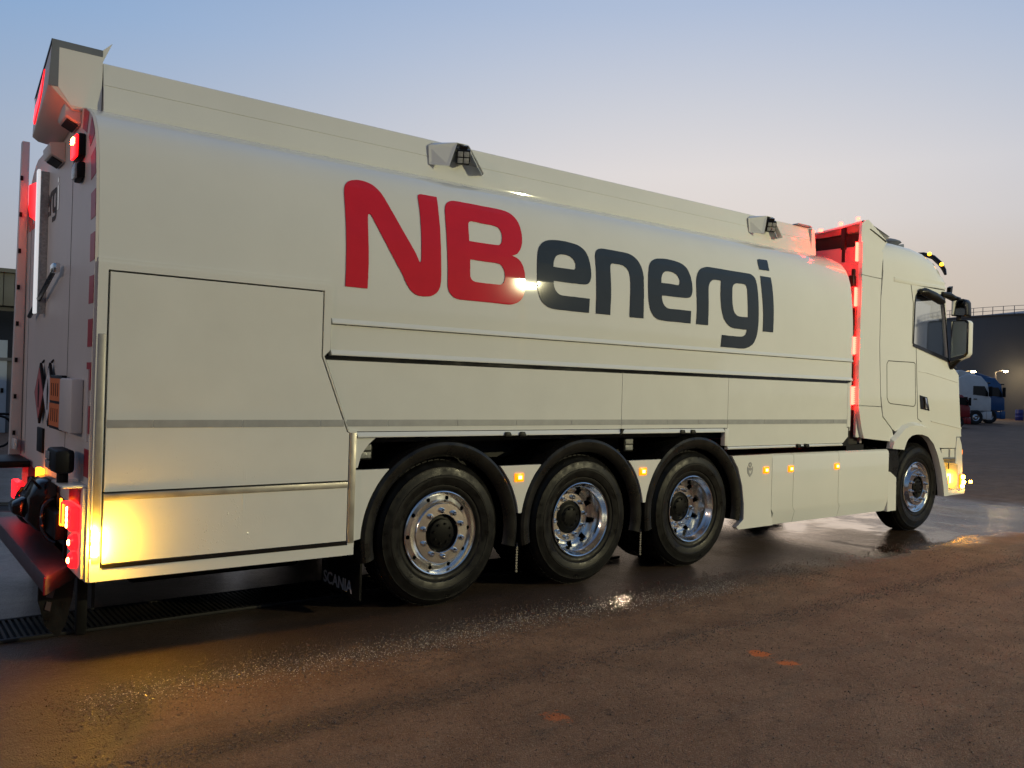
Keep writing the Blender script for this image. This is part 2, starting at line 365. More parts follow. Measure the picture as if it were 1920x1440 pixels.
# ---------------------------------------------------------------- background: storage tank
mat('tank_steel', (.115, .119, .125), .55, var=.12, vscale=.25, rvar=.1)
mat('tank_roof', (.16, .175, .20), .5, var=.1, vscale=.3)
mat('galv', (.30, .28, .27), .5, metal=.4, var=.15)
ta = rad(70.9); TD = 100.; tcx, tcy, TR, TH = -3.35 + TD * math.sin(ta), -5.13 + TD * math.cos(ta), 14.2, 9.2
tank = empty('storage_tank', (tcx, tcy, GZ), 'huge dark cylindrical storage tank with railed roof far behind the cab', 'storage tank')
seg = 96
for k, (z0, z1) in enumerate([(0, 1.9), (1.9, 3.75), (3.75, 5.6), (5.6, 7.4), (7.4, TH)]):   # welded strakes
    rr = TR + .012 * (5 - k); vs = []
    for i in range(seg):
        a = 2 * math.pi * i / seg; vs += [(tcx + rr * math.cos(a), tcy + rr * math.sin(a), GZ + z0), (tcx + rr * math.cos(a), tcy + rr * math.sin(a), GZ + z1)]
    B().add(vs, [(2 * i, 2 * ((i + 1) % seg), 2 * ((i + 1) % seg) + 1, 2 * i + 1) for i in range(seg)]).build('wall_strake', 'tank_steel', tank)
vs = [(tcx, tcy, TH + 1.9)]
for i in range(seg):
    a = 2 * math.pi * i / seg; vs.append((tcx + (TR + .15) * math.cos(a), tcy + (TR + .15) * math.sin(a), TH - .02 + GZ))
B().add(vs, [(0, 1 + i, 1 + (i + 1) % seg) for i in range(seg)]).build('roof', 'tank_roof', tank)
cb = B()
for i in range(seg):
    a, c = 2 * math.pi * i / seg, 2 * math.pi * (i + 1) / seg
    cb.tube([(tcx + (TR + .12) * math.cos(q), tcy + (TR + .12) * math.sin(q), TH + GZ) for q in (a, c)], .07, 6, caps=False)
cb.build('rim', 'tank_roof', tank)
rl = B(); post0 = None
for i in range(seg):
    a, c = 2 * math.pi * i / seg, 2 * math.pi * (i + 1) / seg
    for hh_ in (.36, .72):
        rl.tube([(tcx + TR * math.cos(q), tcy + TR * math.sin(q), TH + hh_) for q in (a, c)], .022, 5, caps=False)
rl.build('handrail', 'galv', tank)
for i in range(0, seg):
    a = 2 * math.pi * i / seg; px, py = tcx + TR * math.cos(a), tcy + TR * math.sin(a)
    if post0 is None: post0 = B().tube([(px, py, TH - .05), (px, py, TH + .72)], .03, 6).build('rail_post', 'galv', tank); p0 = (px, py)
    else: place(post0, 'rail_post', tank, (px - p0[0], py - p0[1], 0))

# ---------------------------------------------------------------- background: parked tractor units
mat('far_white', (.8, .8, .78), .3, var=.06, vscale=3, coat=.2)
mat('far_blue', (.02, .10, .26), .25, var=.1, vscale=3, coat=.3)
mat('far_red', (.30, .02, .025), .3, var=.1, vscale=3, coat=.3)
mat('far_glass', (.015, .018, .02), .06, rvar=.03)
mat('far_tyre', (.016, .016, .016), .7, var=.2, vscale=9)
mat('far_chrome', (.6, .6, .6), .2, metal=1)
def tractor(loc, head, paint, label, s=1.0, high=True):
    t = empty('parked_truck', loc, label, 'truck', 'tractor units parked across the yard', rz=head)
    M = Matrix.Translation(loc) @ Matrix.Rotation(head, 4, 'Z') @ Matrix.Scale(s, 4)
    def mk(bb, name, m, par=t, bev=0): return bb.xform(M).build(name, m, par, bevel=bev * s)
    hz = 3.45 if high else 3.0
    cabp = [(0, .95), (0, hz - .25), (.55, hz), (1.5, hz - .12), (1.95, hz - .6), (2.12, 1.95), (2.22, 1.85), (2.24, .95)]
    mk(B().prism(cabp, -1.22, 1.22), 'cab', paint, bev=.09)
    mk(B().box(1.92, 2.30, -1.22, 1.22, .35, .93), 'bumper', paint, bev=.06)
    mk(B().prism([(.05, .55), (.05, .93), (1.9, .93), (1.9, .40), (1.62, .40), (1.5, .78), (1.2, .95), (.9, .95), (.62, .78), (.5, .4), (.2, .4)], -1.21, 1.21), 'lower_panel', paint, bev=.02)
    mk(B().prism([(1.985, 2.72), (2.145, 1.98), (2.165, 1.985), (2.005, 2.725)], -1.08, 1.08), 'windscreen', 'far_glass')
    for sd in (-1, 1):
        mk(B().prism([(.95, 2.05), (.95, 2.65), (1.72, 2.65), (1.98, 2.2), (1.98, 1.95)], sd * 1.215, sd * 1.235), 'side_window', 'far_glass')
        mk(B().box(2.3, 2.325, sd * .62, sd * 1.08, .62, .84), 'headlight', 'lens_clear', bev=.02)
        mk(B().box(1.95, 2.12, sd * 1.32, sd * 1.52, 1.95, 2.65), 'mirror', 'black_metal', bev=.03)
        mk(B().box(1.0, 1.22, sd * 1.222, sd * 1.25, 1.72, 1.78), 'door_handle', 'black_metal')
        mk(B().prism([(-2.6, .62), (-2.6, .95), (-.2, .95), (-.2, .45), (-1.2, .4)], sd * .8, sd * 1.2), 'side_tank', 'far_chrome', bev=.05)
    mk(B().box(2.243, 2.27, -.85, .85, 1.02, 1.72), 'grille', 'black_metal', bev=.02)
    for k in range(4): mk(B().box(2.268, 2.285, -.8, .8, 1.10 + k * .15, 1.16 + k * .15), 'grille_slat', 'far_chrome')
    mk(B().box(2.0, 2.2, -1.1, 1.1, hz - .62, hz - .52), 'sun_visor', 'black_gloss', bev=.02)
    mk(B().box(-3.9, 1.8, -.45, .45, .6, .95), 'chassis', 'black_metal')
    mk(B().prism([(.0, hz - .2), (.0, hz + .25), (.25, hz + .25), (1.3, hz - .06)], -1.05, 1.05), 'roof_deflector', paint, bev=.05)
    for wx in (1.2, -2.5, -3.4):
        for sd in (-1, 1):
            w = mk(B().lathe([(.25, .0), (.28, -.02), (.42, -.03), (.50, .0), (.51, .08), (.51, .28), (.45, .3), (.25, .28)], wx, .51, sd * 1.2, 28, flip=-sd), 'wheel', 'far_tyre')
            mk(B().lathe([(.0, .03), (.09, .0), (.12, .03), (.2, .05), (.26, .0), (.26, .2), (.0, .2)], wx, .51, sd * 1.2, 20, flip=-sd), 'rim', 'far_chrome', w)
    return t
tractor((52.8, 21.5, GZ), rad(-37), 'far_white', 'white tractor unit parked across the yard right beside our truck cab', .93)
tractor((57.4, 22.6, GZ), rad(-40), 'far_blue', 'blue tractor unit parked to the right of the white one', .93)
tractor((44.9, 18.4, GZ), rad(-37), 'far_red', 'low red truck mostly hidden behind our truck cab', .64, high=False)

# tank trailer beyond the parked trucks
tr_ = empty('tank_trailer', (84, 32.5, GZ), 'pale tank trailer far behind the blue truck', 'trailer')
tb = B(); 
tb.lathe([(.0, -3.6), (.8, -3.5), (1.1, -3.2), (1.1, 3.2), (.8, 3.5), (.0, 3.6)], 0, 2.1, 0, 28, closed=False)
tb.xform(Matrix.Translation((84, 32.5, GZ)) @ Matrix.Rotation(rad(55), 4, 'Z')); tb.build('tank_shell', 'far_white', tr_)
B().box(-.5, .5, -3.2, 3.2, .75, 1.05).xform(Matrix.Translation((84, 32.5, GZ)) @ Matrix.Rotation(rad(55), 4, 'Z')).build('frame', 'black_metal', tr_)
for wy in (-2.6, -1.5):
    for sx in (-.75, .75):
        bb = B(); bb.tube([(sx - .15, wy, .5), (sx + .15, wy, .5)], .5, 20); bb.xform(Matrix.Translation((84, 32.5, GZ)) @ Matrix.Rotation(rad(55), 4, 'Z')); bb.build('wheel', 'far_tyre', tr_)
bb = B().tube([(0, -3.2, 3.32), (0, 3.2, 3.32)], .05, 6)
bb.xform(Matrix.Translation((84, 32.5, GZ)) @ Matrix.Rotation(rad(55), 4, 'Z')); bb.build('top_rail', 'galv', tr_)

# lit yard lamps
mat('pole_steel', (.42, .36, .28), .5, var=.1)
def yard_lamp(az, dist, h, label, watts):
    a = rad(az); x, y = -3.35 + dist * math.sin(a), -5.13 + dist * math.cos(a)
    t = empty('yard_lamp', (x, y, GZ), label, 'lamp post', 'lit lamp posts across the yard')
    B().tube([(x, y, GZ), (x, y, h)], [.11, .07], 10).build('pole', 'pole_steel', t)
    B().tube([(x, y, h - .02), (x + .35, y - .2, h + .12), (x + .75, y - .45, h + .16)], .04, 8).build('arm', 'pole_steel', t)
    hd = B().prism([(-.16, .0), (-.17, .08), (.15, .12), (.19, .02)], -.12, .12); hd.xform(Matrix.Translation((x + .8, y - .5, h + .12)) @ Matrix.Rotation(rad(-32), 4, 'Z')); hd = hd.build('lamp_head', 'pole_steel', t, bevel=.02)
    le = B().box(-.13, .15, -.10, .10, -.13, -.004); le.xform(Matrix.Translation((x + .8, y - .5, h + .12)) @ Matrix.Rotation(rad(-32), 4, 'Z')); le.build('lens', 'lamp_far', hd, bevel=.03)
    L = bpy.data.lights.new('lamp_light', 'POINT'); L.energy = watts; L.color = (1, .72, .38); L.shadow_soft_size = .15
    lo = bpy.data.objects.new('lamp_light', L); COL.objects.link(lo); lo.location = (x + .8, y - .5, h - .15); setp(lo, t)
yard_lamp(65.25, 78, 3.75, 'lit lamp post behind the white parked truck', 130)
yard_lamp(66.95, 84, 4.0, 'lit lamp post behind the blue parked truck', 130)

# marker posts and a barrel
mat('post_white', (.6, .55, .48), .5); mat('base_orange', (.75, .16, .03), .5, var=.1, vscale=8); mat('barrel_blue', (.03, .04, .22), .4, var=.1)
for k, (px, py, lb) in enumerate([(93.5, 34.5, 'white marker post on orange base left of the blue barrel'), (96.6, 34.8, 'white marker post on orange base right of the blue barrel')]):
    t = empty('marker_post', (px, py, GZ), lb, 'marker post', 'marker posts at the yard edge')
    B().tube([(px, py, GZ + .3), (px, py, 1.5)], .07, 8).build('post', 'post_white', t)
    B().prism([(-.55, 0), (-.5, .12), (-.3, .38), (.3, .38), (.5, .12), (.55, 0)], -.4, .4).xform(Matrix.Translation((px, py, GZ)) @ Matrix.Rotation(rad(-66), 4, 'Z')).build('base', 'base_orange', t, bevel=.03)
ba = empty('barrel', (71.7, 24.85, GZ), 'blue plastic barrel standing in the yard at the right edge', 'barrel')
def lathe_z(prof, x, y, z, seg=24):
    vs = []; n = len(prof)
    for k in range(seg):
        a = 2 * math.pi * k / seg; vs += [(x + r * math.cos(a), y + r * math.sin(a), z + h) for r, h in prof]
    return B().add(vs, [(k * n + i, k * n + i + 1, ((k + 1) % seg) * n + i + 1, ((k + 1) % seg) * n + i) for k in range(seg) for i in range(n - 1)])
lathe_z([(0, 0), (.27, 0), (.30, .05), (.30, .25), (.32, .28), (.30, .31), (.30, .55), (.32, .58), (.30, .61), (.30, .82), (.27, .88)], 71.7, 24.85, GZ).build('body', 'barrel_blue', ba)
lathe_z([(.27, .87), (.255, .85), (.0, .85)], 71.7, 24.85, GZ).build('lid', 'barrel_blue', ba)
# low hedge / scrub line at the yard edge
mat('far_fence', (.09, .075, .06), .8, var=.3, vscale=1)
fe = empty('yard_fence', (110, 38, GZ), 'low dark fence along the far edge of the yard', 'fence')
for k in range(26):
    x = 70 + k * 3; B().box(x - .05, x + .05, 40.5 + .05 * k, 40.6 + .05 * k, GZ, 1.3).build('fence_post', 'far_fence', fe)
    B().box(x + .06, x + 2.94, 40.53 + .05 * k, 40.57 + .05 * k, GZ + .1, 1.15).build('fence_panel', 'far_fence', fe)

# ---------------------------------------------------------------- depot building at the far left
mat('khaki_clad', (.22, .22, .17), .6, var=.1, vscale=2); mat('grey_wall', (.16, .17, .17), .7, var=.12, vscale=1.5); mat('pale_door', (.42, .50, .55), .5, var=.05); mat('dark_win', (.012, .014, .015), .1)
bd = empty('depot_building', (-4.0, 22.0, GZ), 'low depot building with khaki roof fascia at the left edge', 'building')
B().box(-14, .02, 20.2, 30, GZ, 3.2).build('wall', 'grey_wall', bd)
fa = B()
for k in range(58):
    x = -14.3 + k * .25; fa.box(x, x + .235, 19.9, 30.3, 3.22, 4.05)
fa.build('fascia', 'khaki_clad', bd, bevel=.008)
B().box(-14.4, .45, 19.8, 30.4, 4.06, 4.16).build('roof', 'khaki_clad', bd)
for k in range(6):
    x = -12.9 + k * 2.3
    w = B().box(x, x + 1.35, 20.14, 20.2, 1.9, 3.1).build('window', 'dark_win', bd)
    B().box(x - .06, x + 1.41, 20.10, 20.16, 1.82, 1.9).build('sill', 'grey_wall', w)
    B().box(x + .64, x + .71, 20.10, 20.15, 1.9, 3.1).build('mullion', 'grey_wall', w)
for x in (-1.35, -6.1):
    d = B().box(x, x + .95, 20.12, 20.2, GZ, 2.35).build('door', 'pale_door', bd, bevel=.01)
    B().box(x + .82, x + .88, 20.06, 20.12, 1.0, 1.12).build('handle', 'black_metal', d)
B().tube([(-.15, 20.05, GZ), (-.15, 20.05, 3.2)], .06, 8).build('downpipe', 'galv', bd)
rk = empty('hose_rack', (-1.5, 14.2, GZ), 'black tubular hose rack standing before the depot building', 'rack')
for x in (-2.2, -1.5, -.85):
    B().tube([(x, 14.2, GZ), (x, 14.2, .75), (x + .25, 14.2, .95)], .03, 8).build('upright', 'black_metal', rk)
B().tube([(-2.3, 14.2, .72), (-.8, 14.2, .72)], .025, 8).build('rail', 'black_metal', rk)
for k in range(3):
    pts = [(-1.9 + .35 * k + .24 * math.cos(q), 14.12, .38 + .3 * math.sin(q)) for q in np.linspace(0, 2 * math.pi, 22)]
    B().tube(pts, .024, 7).build('hose_coil', 'black_metal', rk)

# ---------------------------------------------------------------- behind the photographer: workshop and floodlight mast (seen mirrored in the paint)
mat('work_clad', (.20, .17, .12), .6, var=.1, vscale=.6)
ws = empty('workshop', (6, -30, GZ), 'long clad workshop building behind the photographer mirrored in the truck', 'building')
wb = B()
for k in range(70): wb.box(-30 + k, -30 + k + .96, -42, -30, GZ, 5.2)
wb.build('wall', 'work_clad', ws)
B().prism([(-42.3, 5.2), (-36, 6.3), (-29.7, 5.2), (-29.7, 5.05), (-42.3, 5.05)], -30.3, 40.3, 'x').build('roof', 'grey_wall', ws)
for x in (-18, -4, 10, 24):
    d = B().box(x, x + 4, -30, -29.94, GZ, 4.2).build('roller_door', 'grey_wall', ws)
    for k in range(9): B().box(x + .05, x + 3.95, -29.94, -29.92, .15 + k * .45, .55 + k * .45).build('slat', 'grey_wall', d)
FL = (10.55, -12.3, 5.35)
fm = empty('flood_mast', (FL[0], FL[1] - .35, GZ), 'floodlight mast behind the photographer mirrored as a bright spot beside the red letters', 'lamp post')
B().tube([(FL[0], FL[1] - .35, GZ), (FL[0], FL[1] - .35, FL[2] + .2)], [.12, .08], 12).build('pole', 'pole_steel', fm)
fd = Vector((1.5, 0, 1.6)) - Vector(FL); q = fd.to_track_quat('-Z', 'Y')
Mx = Matrix.Translation(FL) @ q.to_matrix().to_4x4()
hd = B().box(-.15, .15, -.11, .11, .03, .12).xform(Mx).build('lamp_head', 'black_metal', fm, bevel=.02)
B().box(-.11, .11, -.075, .075, .0, .028).xform(Mx).build('lens', 'lamp_white', hd)
fl = bpy.data.lights.new('flood_light', 'AREA'); fl.shape = 'RECTANGLE'; fl.size = .22; fl.size_y = .15; fl.energy = 1400; fl.color = (1, .90, .52)
flo = bpy.data.objects.new('flood_light', fl); COL.objects.link(flo); flo.matrix_world = Matrix.Translation(fd.normalized() * .05) @ Mx
setp(flo, fm)
# unseen second mast, added to light the tail and the ground
F2 = Vector((-20.0, -6.0, 8.0))
fm2 = empty('flood_mast', (F2.x + .3, F2.y - .3, GZ), 'unseen tall floodlight mast added beyond the tail of the truck to light it', 'lamp post')
B().tube([(F2.x + .3, F2.y - .3, GZ), (F2.x + .3, F2.y - .3, F2.z + .2)], [.13, .08], 12).build('pole', 'pole_steel', fm2)
fd2 = Vector((-1.0, -1.0, .5)) - F2; Mx2 = Matrix.Translation(F2) @ fd2.to_track_quat('-Z', 'Y').to_matrix().to_4x4()
hd2 = B().box(-.24, .24, -.17, .17, .03, .14).xform(Mx2).build('lamp_head', 'black_metal', fm2, bevel=.02)
B().box(-.20, .20, -.13, .13, .0, .028).xform(Mx2).build('lens', 'lamp_white', hd2)
fl2 = bpy.data.lights.new('flood_light', 'AREA'); fl2.shape = 'RECTANGLE'; fl2.size = .4; fl2.size_y = .26; fl2.energy = 520; fl2.color = (1, .70, .47)
flo2 = bpy.data.objects.new('flood_light', fl2); COL.objects.link(flo2); flo2.matrix_world = Matrix.Translation(fd2.normalized() * .05) @ Mx2; setp(flo2, fm2)

# grit and water beads along the wet edge of the yard
def grit():
    rng = np.random.default_rng(3); n = 30000; v = []; f = []
    for k in range(n):
        if k < 9000:
            x = rng.uniform(-2.6, 3.6); y = -.62 + rng.normal(0, .16) + .06 * math.sin(x * 3); r = rng.uniform(.0022, .0050)
        else:
            x = rng.uniform(-3.4, 6.5); y = rng.uniform(-3.9, -.3) if k < 24000 else -1.44 + rng.normal(0, .06); r = rng.uniform(.0015, .0048) * (1.7 if rng.random() < .08 else 1)
        o = len(v); a = rng.uniform(0, 6.28); h = r * rng.uniform(.7, 1.3)
        for q in range(4): v.append((x + r * math.cos(a + q * 1.57), y + r * math.sin(a + q * 1.57), GZ + .0012 + h * .45))
        v.append((x, y, GZ + .0012 + h)); v.append((x, y, GZ - .002))
        for q in range(4): f.append((o + q, o + (q + 1) % 4, o + 4)); f.append((o + (q + 1) % 4, o + q, o + 5))
    me = bpy.data.meshes.new('loose_grit'); me.from_pydata(v, [], f)
    mat('grit_stone', (.13, .095, .075), .35, var=.8, vscale=40)
    me.materials.append(MATS['grit_stone']); o = bpy.data.objects.new('loose_grit', me); COL.objects.link(o)
    tag(o, 'fine grit and water beads strewn along the wet edge of the asphalt', 'grit', kind='stuff')
grit()
def beads():
    rng = np.random.default_rng(8); v = []; f = []
    for k in range(3200):
        x = rng.uniform(-2.5, 2.6); y = -.60 + rng.normal(0, .11) + .05 * math.sin(x * 2.3) - .05 * (x < -1.2); r = rng.uniform(.0016, .0034)
        o = len(v)
        for zz, rr in ((0, 1), (.55, .8)):
            for q in range(6): v.append((x + r * rr * math.cos(q * 1.047), y + r * rr * math.sin(q * 1.047), GZ + .003 + r * zz))
        v.append((x, y, GZ + .003 + r * .85))
        for q in range(6): f += [(o + q, o + (q + 1) % 6, o + 6 + (q + 1) % 6, o + 6 + q), (o + 6 + q, o + 6 + (q + 1) % 6, o + 12)]
    me = bpy.data.meshes.new('glint_beads'); me.from_pydata(v, [], f); mat('bead_glint', (.62, .58, .5), .06, spec=.9)  # pale opaque colour stands for the sparkle of the wet edge
    me.materials.append(MATS['bead_glint']); o = bpy.data.objects.new('glint_beads', me); COL.objects.link(o)
    tag(o, 'water beads coloured pale for sparkle along the drying edge beside the truck', 'water beads', kind='stuff')
beads()

# ================================================================ THE TRUCK
T = empty('tanker_truck', (2.7, 1.275, GZ), 'long white four axle tanker truck with red and grey lettering on its side', 'tanker truck')
PZ = [(2.2, 0), (2.4, .008), (2.55, .018), (2.68, .032), (2.80, .052), (2.88, .075), (2.96, .112), (3.03, .17), (3.085, .26), (3.13, .36), (3.155, .46)]
def Yp(z): return float(np.interp(z, [a for a, _ in PZ], [c for _, c in PZ]))
YL = 2.55
# --- chassis, dark core
B().box(-2.1, 7.2, .85, .93, .72, 1.0).box(-2.1, 7.2, 1.62, 1.70, .72, 1.0).build('chassis_rail', 'black_metal', T)
B().box(-2.2, 5.1, .12, 2.43, 1.16, 1.22).build('underfloor', 'dark_gap', T)
B().box(-2.29, -.80, .035, 2.51, .46, 1.16).box(-2.29, -.80, .035, 2.51, 1.24, 2.18).build('cabinet_core', 'dark_gap', T)
B().box(-.80, 5.21, .035, 2.51, 1.235, 1.74).build('locker_core', 'dark_gap', T)
B().box(-2.25, -.75, 2.38, 2.42, GZ + .02, .46).box(-.72, 3.3, 1.98, 2.02, .03, 1.16).build('far_light_block', 'dark_gap', T)  # unseen boards added to keep sky light from under the truck
B().box(-2.12, -2.10, .95, 2.37, .03, .46).build('rear_light_block', 'dark_gap', T)  # added sheet, blocks mast and sky light coming in under the tail
B().box(-1.9, -.7, .9, 1.7, .18, .46).build('under_dark_box', 'black_metal', T, bevel=.03)  # dark box added to darken the ground under the tail
B().box(-.5, 3.1, .60, 1.95, .42, 1.16).build('suspension', 'black_metal', T)
# --- upper shell
prof = [(y, z) for z, y in PZ]
right_full = [(0, 1.99)] + prof; right_cab = [(0, 2.205)] + prof[1:] if False else [(0, 2.2)] + prof[1:]
def mirrored(pr): return pr + [(YL - y, z) for y, z in pr[::-1]]
sh = B().strip(mirrored([(0, 2.2)] + prof[1:]), -2.33, -.93).strip(mirrored([(0, 1.985)] + prof), -.93, 5.24)
sh.prism(mirrored([(0.004, 1.2)] + [(y + .004, z - .004) for y, z in prof]), 5.23, 5.238, 'x')
shell = sh.build('tank_shell', 'white_paint', T, angle=25)
# lower lip of the shell, belt panel and its drip lip, for both sides
for sgn, y0 in ((1, 0.0), (-1, YL)):
    def P(pts): return [(y0 + sgn * y, z) for y, z in pts]
    B().prism(P([(0, 1.985), (-.016, 1.958), (-.016, 1.950), (.012, 1.948), (.02, 1.985)]), -.925, 5.235, 'x').build('shell_lip', 'white_paint', T, angle=20)
    B().prism(P([(.006, 1.944), (.002, 1.78), (-.018, 1.752), (-.018, 1.744), (.03, 1.742), (.03, 1.944)]), -.925, 5.235, 'x').build('belt_panel', 'white_paint', T, angle=20)
    B().prism(P([(.012, 1.741), (.006, 1.739), (.006, 1.719), (.012, 1.717), (.03, 1.717), (.03, 1.741)]), -.975, 5.17, 'x').build('rubber_seal', 'black_gloss', T)
# --- rear cabinet: frame, doors, rails
def cabinet():
    outer = [(-2.33, .425), (-2.33, 2.199), (-.935, 2.199), (-.935, 1.775), (-.975, 1.735), (-.785, 1.250), (-.725, 1.250), (-.725, .425)]
    hole = [(-2.278, .492), (-2.278, 2.158), (-.984, 2.158), (-.984, 1.735), (-.770, 1.250 - .0), (-.770, .492)]
    hole[3] = (-.984, 1.733); hole[4] = (-.790, 1.245)
    plate('cabinet_frame', [outer, [(-2.278, .492), (-2.278, 2.158), (-.984, 2.158), (-.984, 1.733), (-.788, 1.244), (-.772, 1.235), (-.772, .492)]], -.014, .03, 'white_paint', T)
    B().prism([(-2.33, 2.199), (-2.33, 2.222), (-.92, 2.222), (-.935, 2.199)], -.006, .0).build('frame_lip', 'white_paint', T)
    up = plate('cabinet_door', [[(-2.266, .921), (-2.266, 2.148), (-.994, 2.148), (-.994, 1.731), (-.798, 1.242), (-.781, 1.235), (-.781, .921)]], -.012, .03, 'wet_panel', T)
    lo = plate('cabinet_door', [[(-2.266, .521), (-2.266, .872), (-.781, .872), (-.781, .521)]], -.012, .03, 'wet_panel', T)
    B().box(-2.268, -.780, -.019, .02, .874, .911).build('door_rail', 'brushed_steel', T, bevel=.003)
    B().box(-2.27, -.776, -.017, .02, .494, .516).build('door_sill_seal', 'black_gloss', T)
    B().prism([(-2.322, .53), (-2.318, 1.80), (-2.283, 1.80), (-2.283, .53)], -.020, -.0145).build('corner_strip', 'brushed_steel', T, bevel=.002)
    B().box(-.769, -.730, -.022, -.0145, .505, 1.236).build('corner_strip', 'brushed_steel', T, bevel=.002)
    B().box(-2.33, -.725, .035, 2.51, .43, .455).build('cabinet_floor', 'black_metal', T)
    plate('cabinet_side', [[(-2.33, .425), (-2.33, 2.199), (-.935, 2.199), (-.725, 1.250), (-.725, .425)]], 2.52, 2.55, 'white_paint', T)
cabinet()
# --- lockers under the belt
lk = [(-.958, 1.742, 1.243), (1.748, 3.135, 1.243), (3.145, 5.20, 1.068)]
poly = [(-.952, 1.712), (1.738, 1.712), (1.738, 1.243), (-.775, 1.243), (-.768, 1.25)]
plate('locker_door', [[(-.955, 1.712), (1.738, 1.712), (1.738, 1.243), (-.778, 1.243), (-.778, 1.255)]], 0, .03, 'white_panel', T)
plate('locker_door', [[(1.744, 1.712), (3.137, 1.712), (3.137, 1.243), (1.744, 1.243)]], 0, .03, 'white_panel', T)
plate('locker_door', [[(3.143, 1.712), (5.165, 1.712), (5.165, 1.232), (5.195, 1.232), (5.195, 1.135), (5.10, 1.068), (3.143, 1.068)]], 0, .03, 'white_panel', T)
plate('front_corner_panel', [[(5.171, 1.715), (5.235, 1.735), (5.235, 1.24), (5.171, 1.24)]], 0, .03, 'white_panel', T)
B().box(-.955, 5.2, 2.52, 2.55, 1.24, 1.712).build('far_side_panel', 'white_panel', T)
for a, c in ((-.72, 1.735), (1.747, 3.08)):
    B().prism([(.0, 1.238), (-.022, 1.212), (-.022, 1.204), (.03, 1.200), (.03, 1.238)], a, c, 'x').build('locker_sill', 'white_panel', T, angle=20)
B().box(3.085, 3.138, -.02, .03, 1.075, 1.236).build('locker_end_post', 'white_panel', T, bevel=.004)
B().prism([(.0, 1.064), (-.014, 1.050), (-.01, 1.040), (.03, 1.038), (.03, 1.064)], 3.143, 5.08, 'x').build('locker_sill', 'white_panel', T, angle=20)
for x, z in ((.60, 1.195), (2.56, 1.195), (4.33, 1.037)):
    lt = B()
    for dx in (-.07, .07): lt.prism([(x + dx - .035, z + .02), (x + dx - .015, z + .035), (x + dx + .015, z + .035), (x + dx + .035, z - .0), (x + dx - .03, z - .0)], -.035, .01)
    lt.box(x - .06, x + .06, -.018, .01, z + .002, z + .012); lt.build('latch', 'black_metal', T, bevel=.003)
B().prism([(1.70, 1.195), (1.735, 1.245), (1.755, 1.245), (1.72, 1.195)], -.03, .0).build('latch', 'black_metal', T)
# reflective tape in lengths
xs = [-2.262, -2.02, -1.5, -.99]
segs = [(-2.262, -2.02), (-2.015, -1.5), (-1.495, -.99), (-.985, -.822), (-.795, -.49), (-.485, .08), (.085, .62), (.625, 1.18), (1.185, 1.735), (1.747, 2.3), (2.305, 2.72), (2.725, 3.134), (3.146, 3.7), (3.705, 4.3), (4.305, 4.9), (4.905, 5.162)]
for a, c in segs:
    y = -.0145 if c < -.8 else -.0025
    B().box(a, c, y, y + .0022, 1.277, 1.322).build('reflective_tape', 'grey_strip', T)

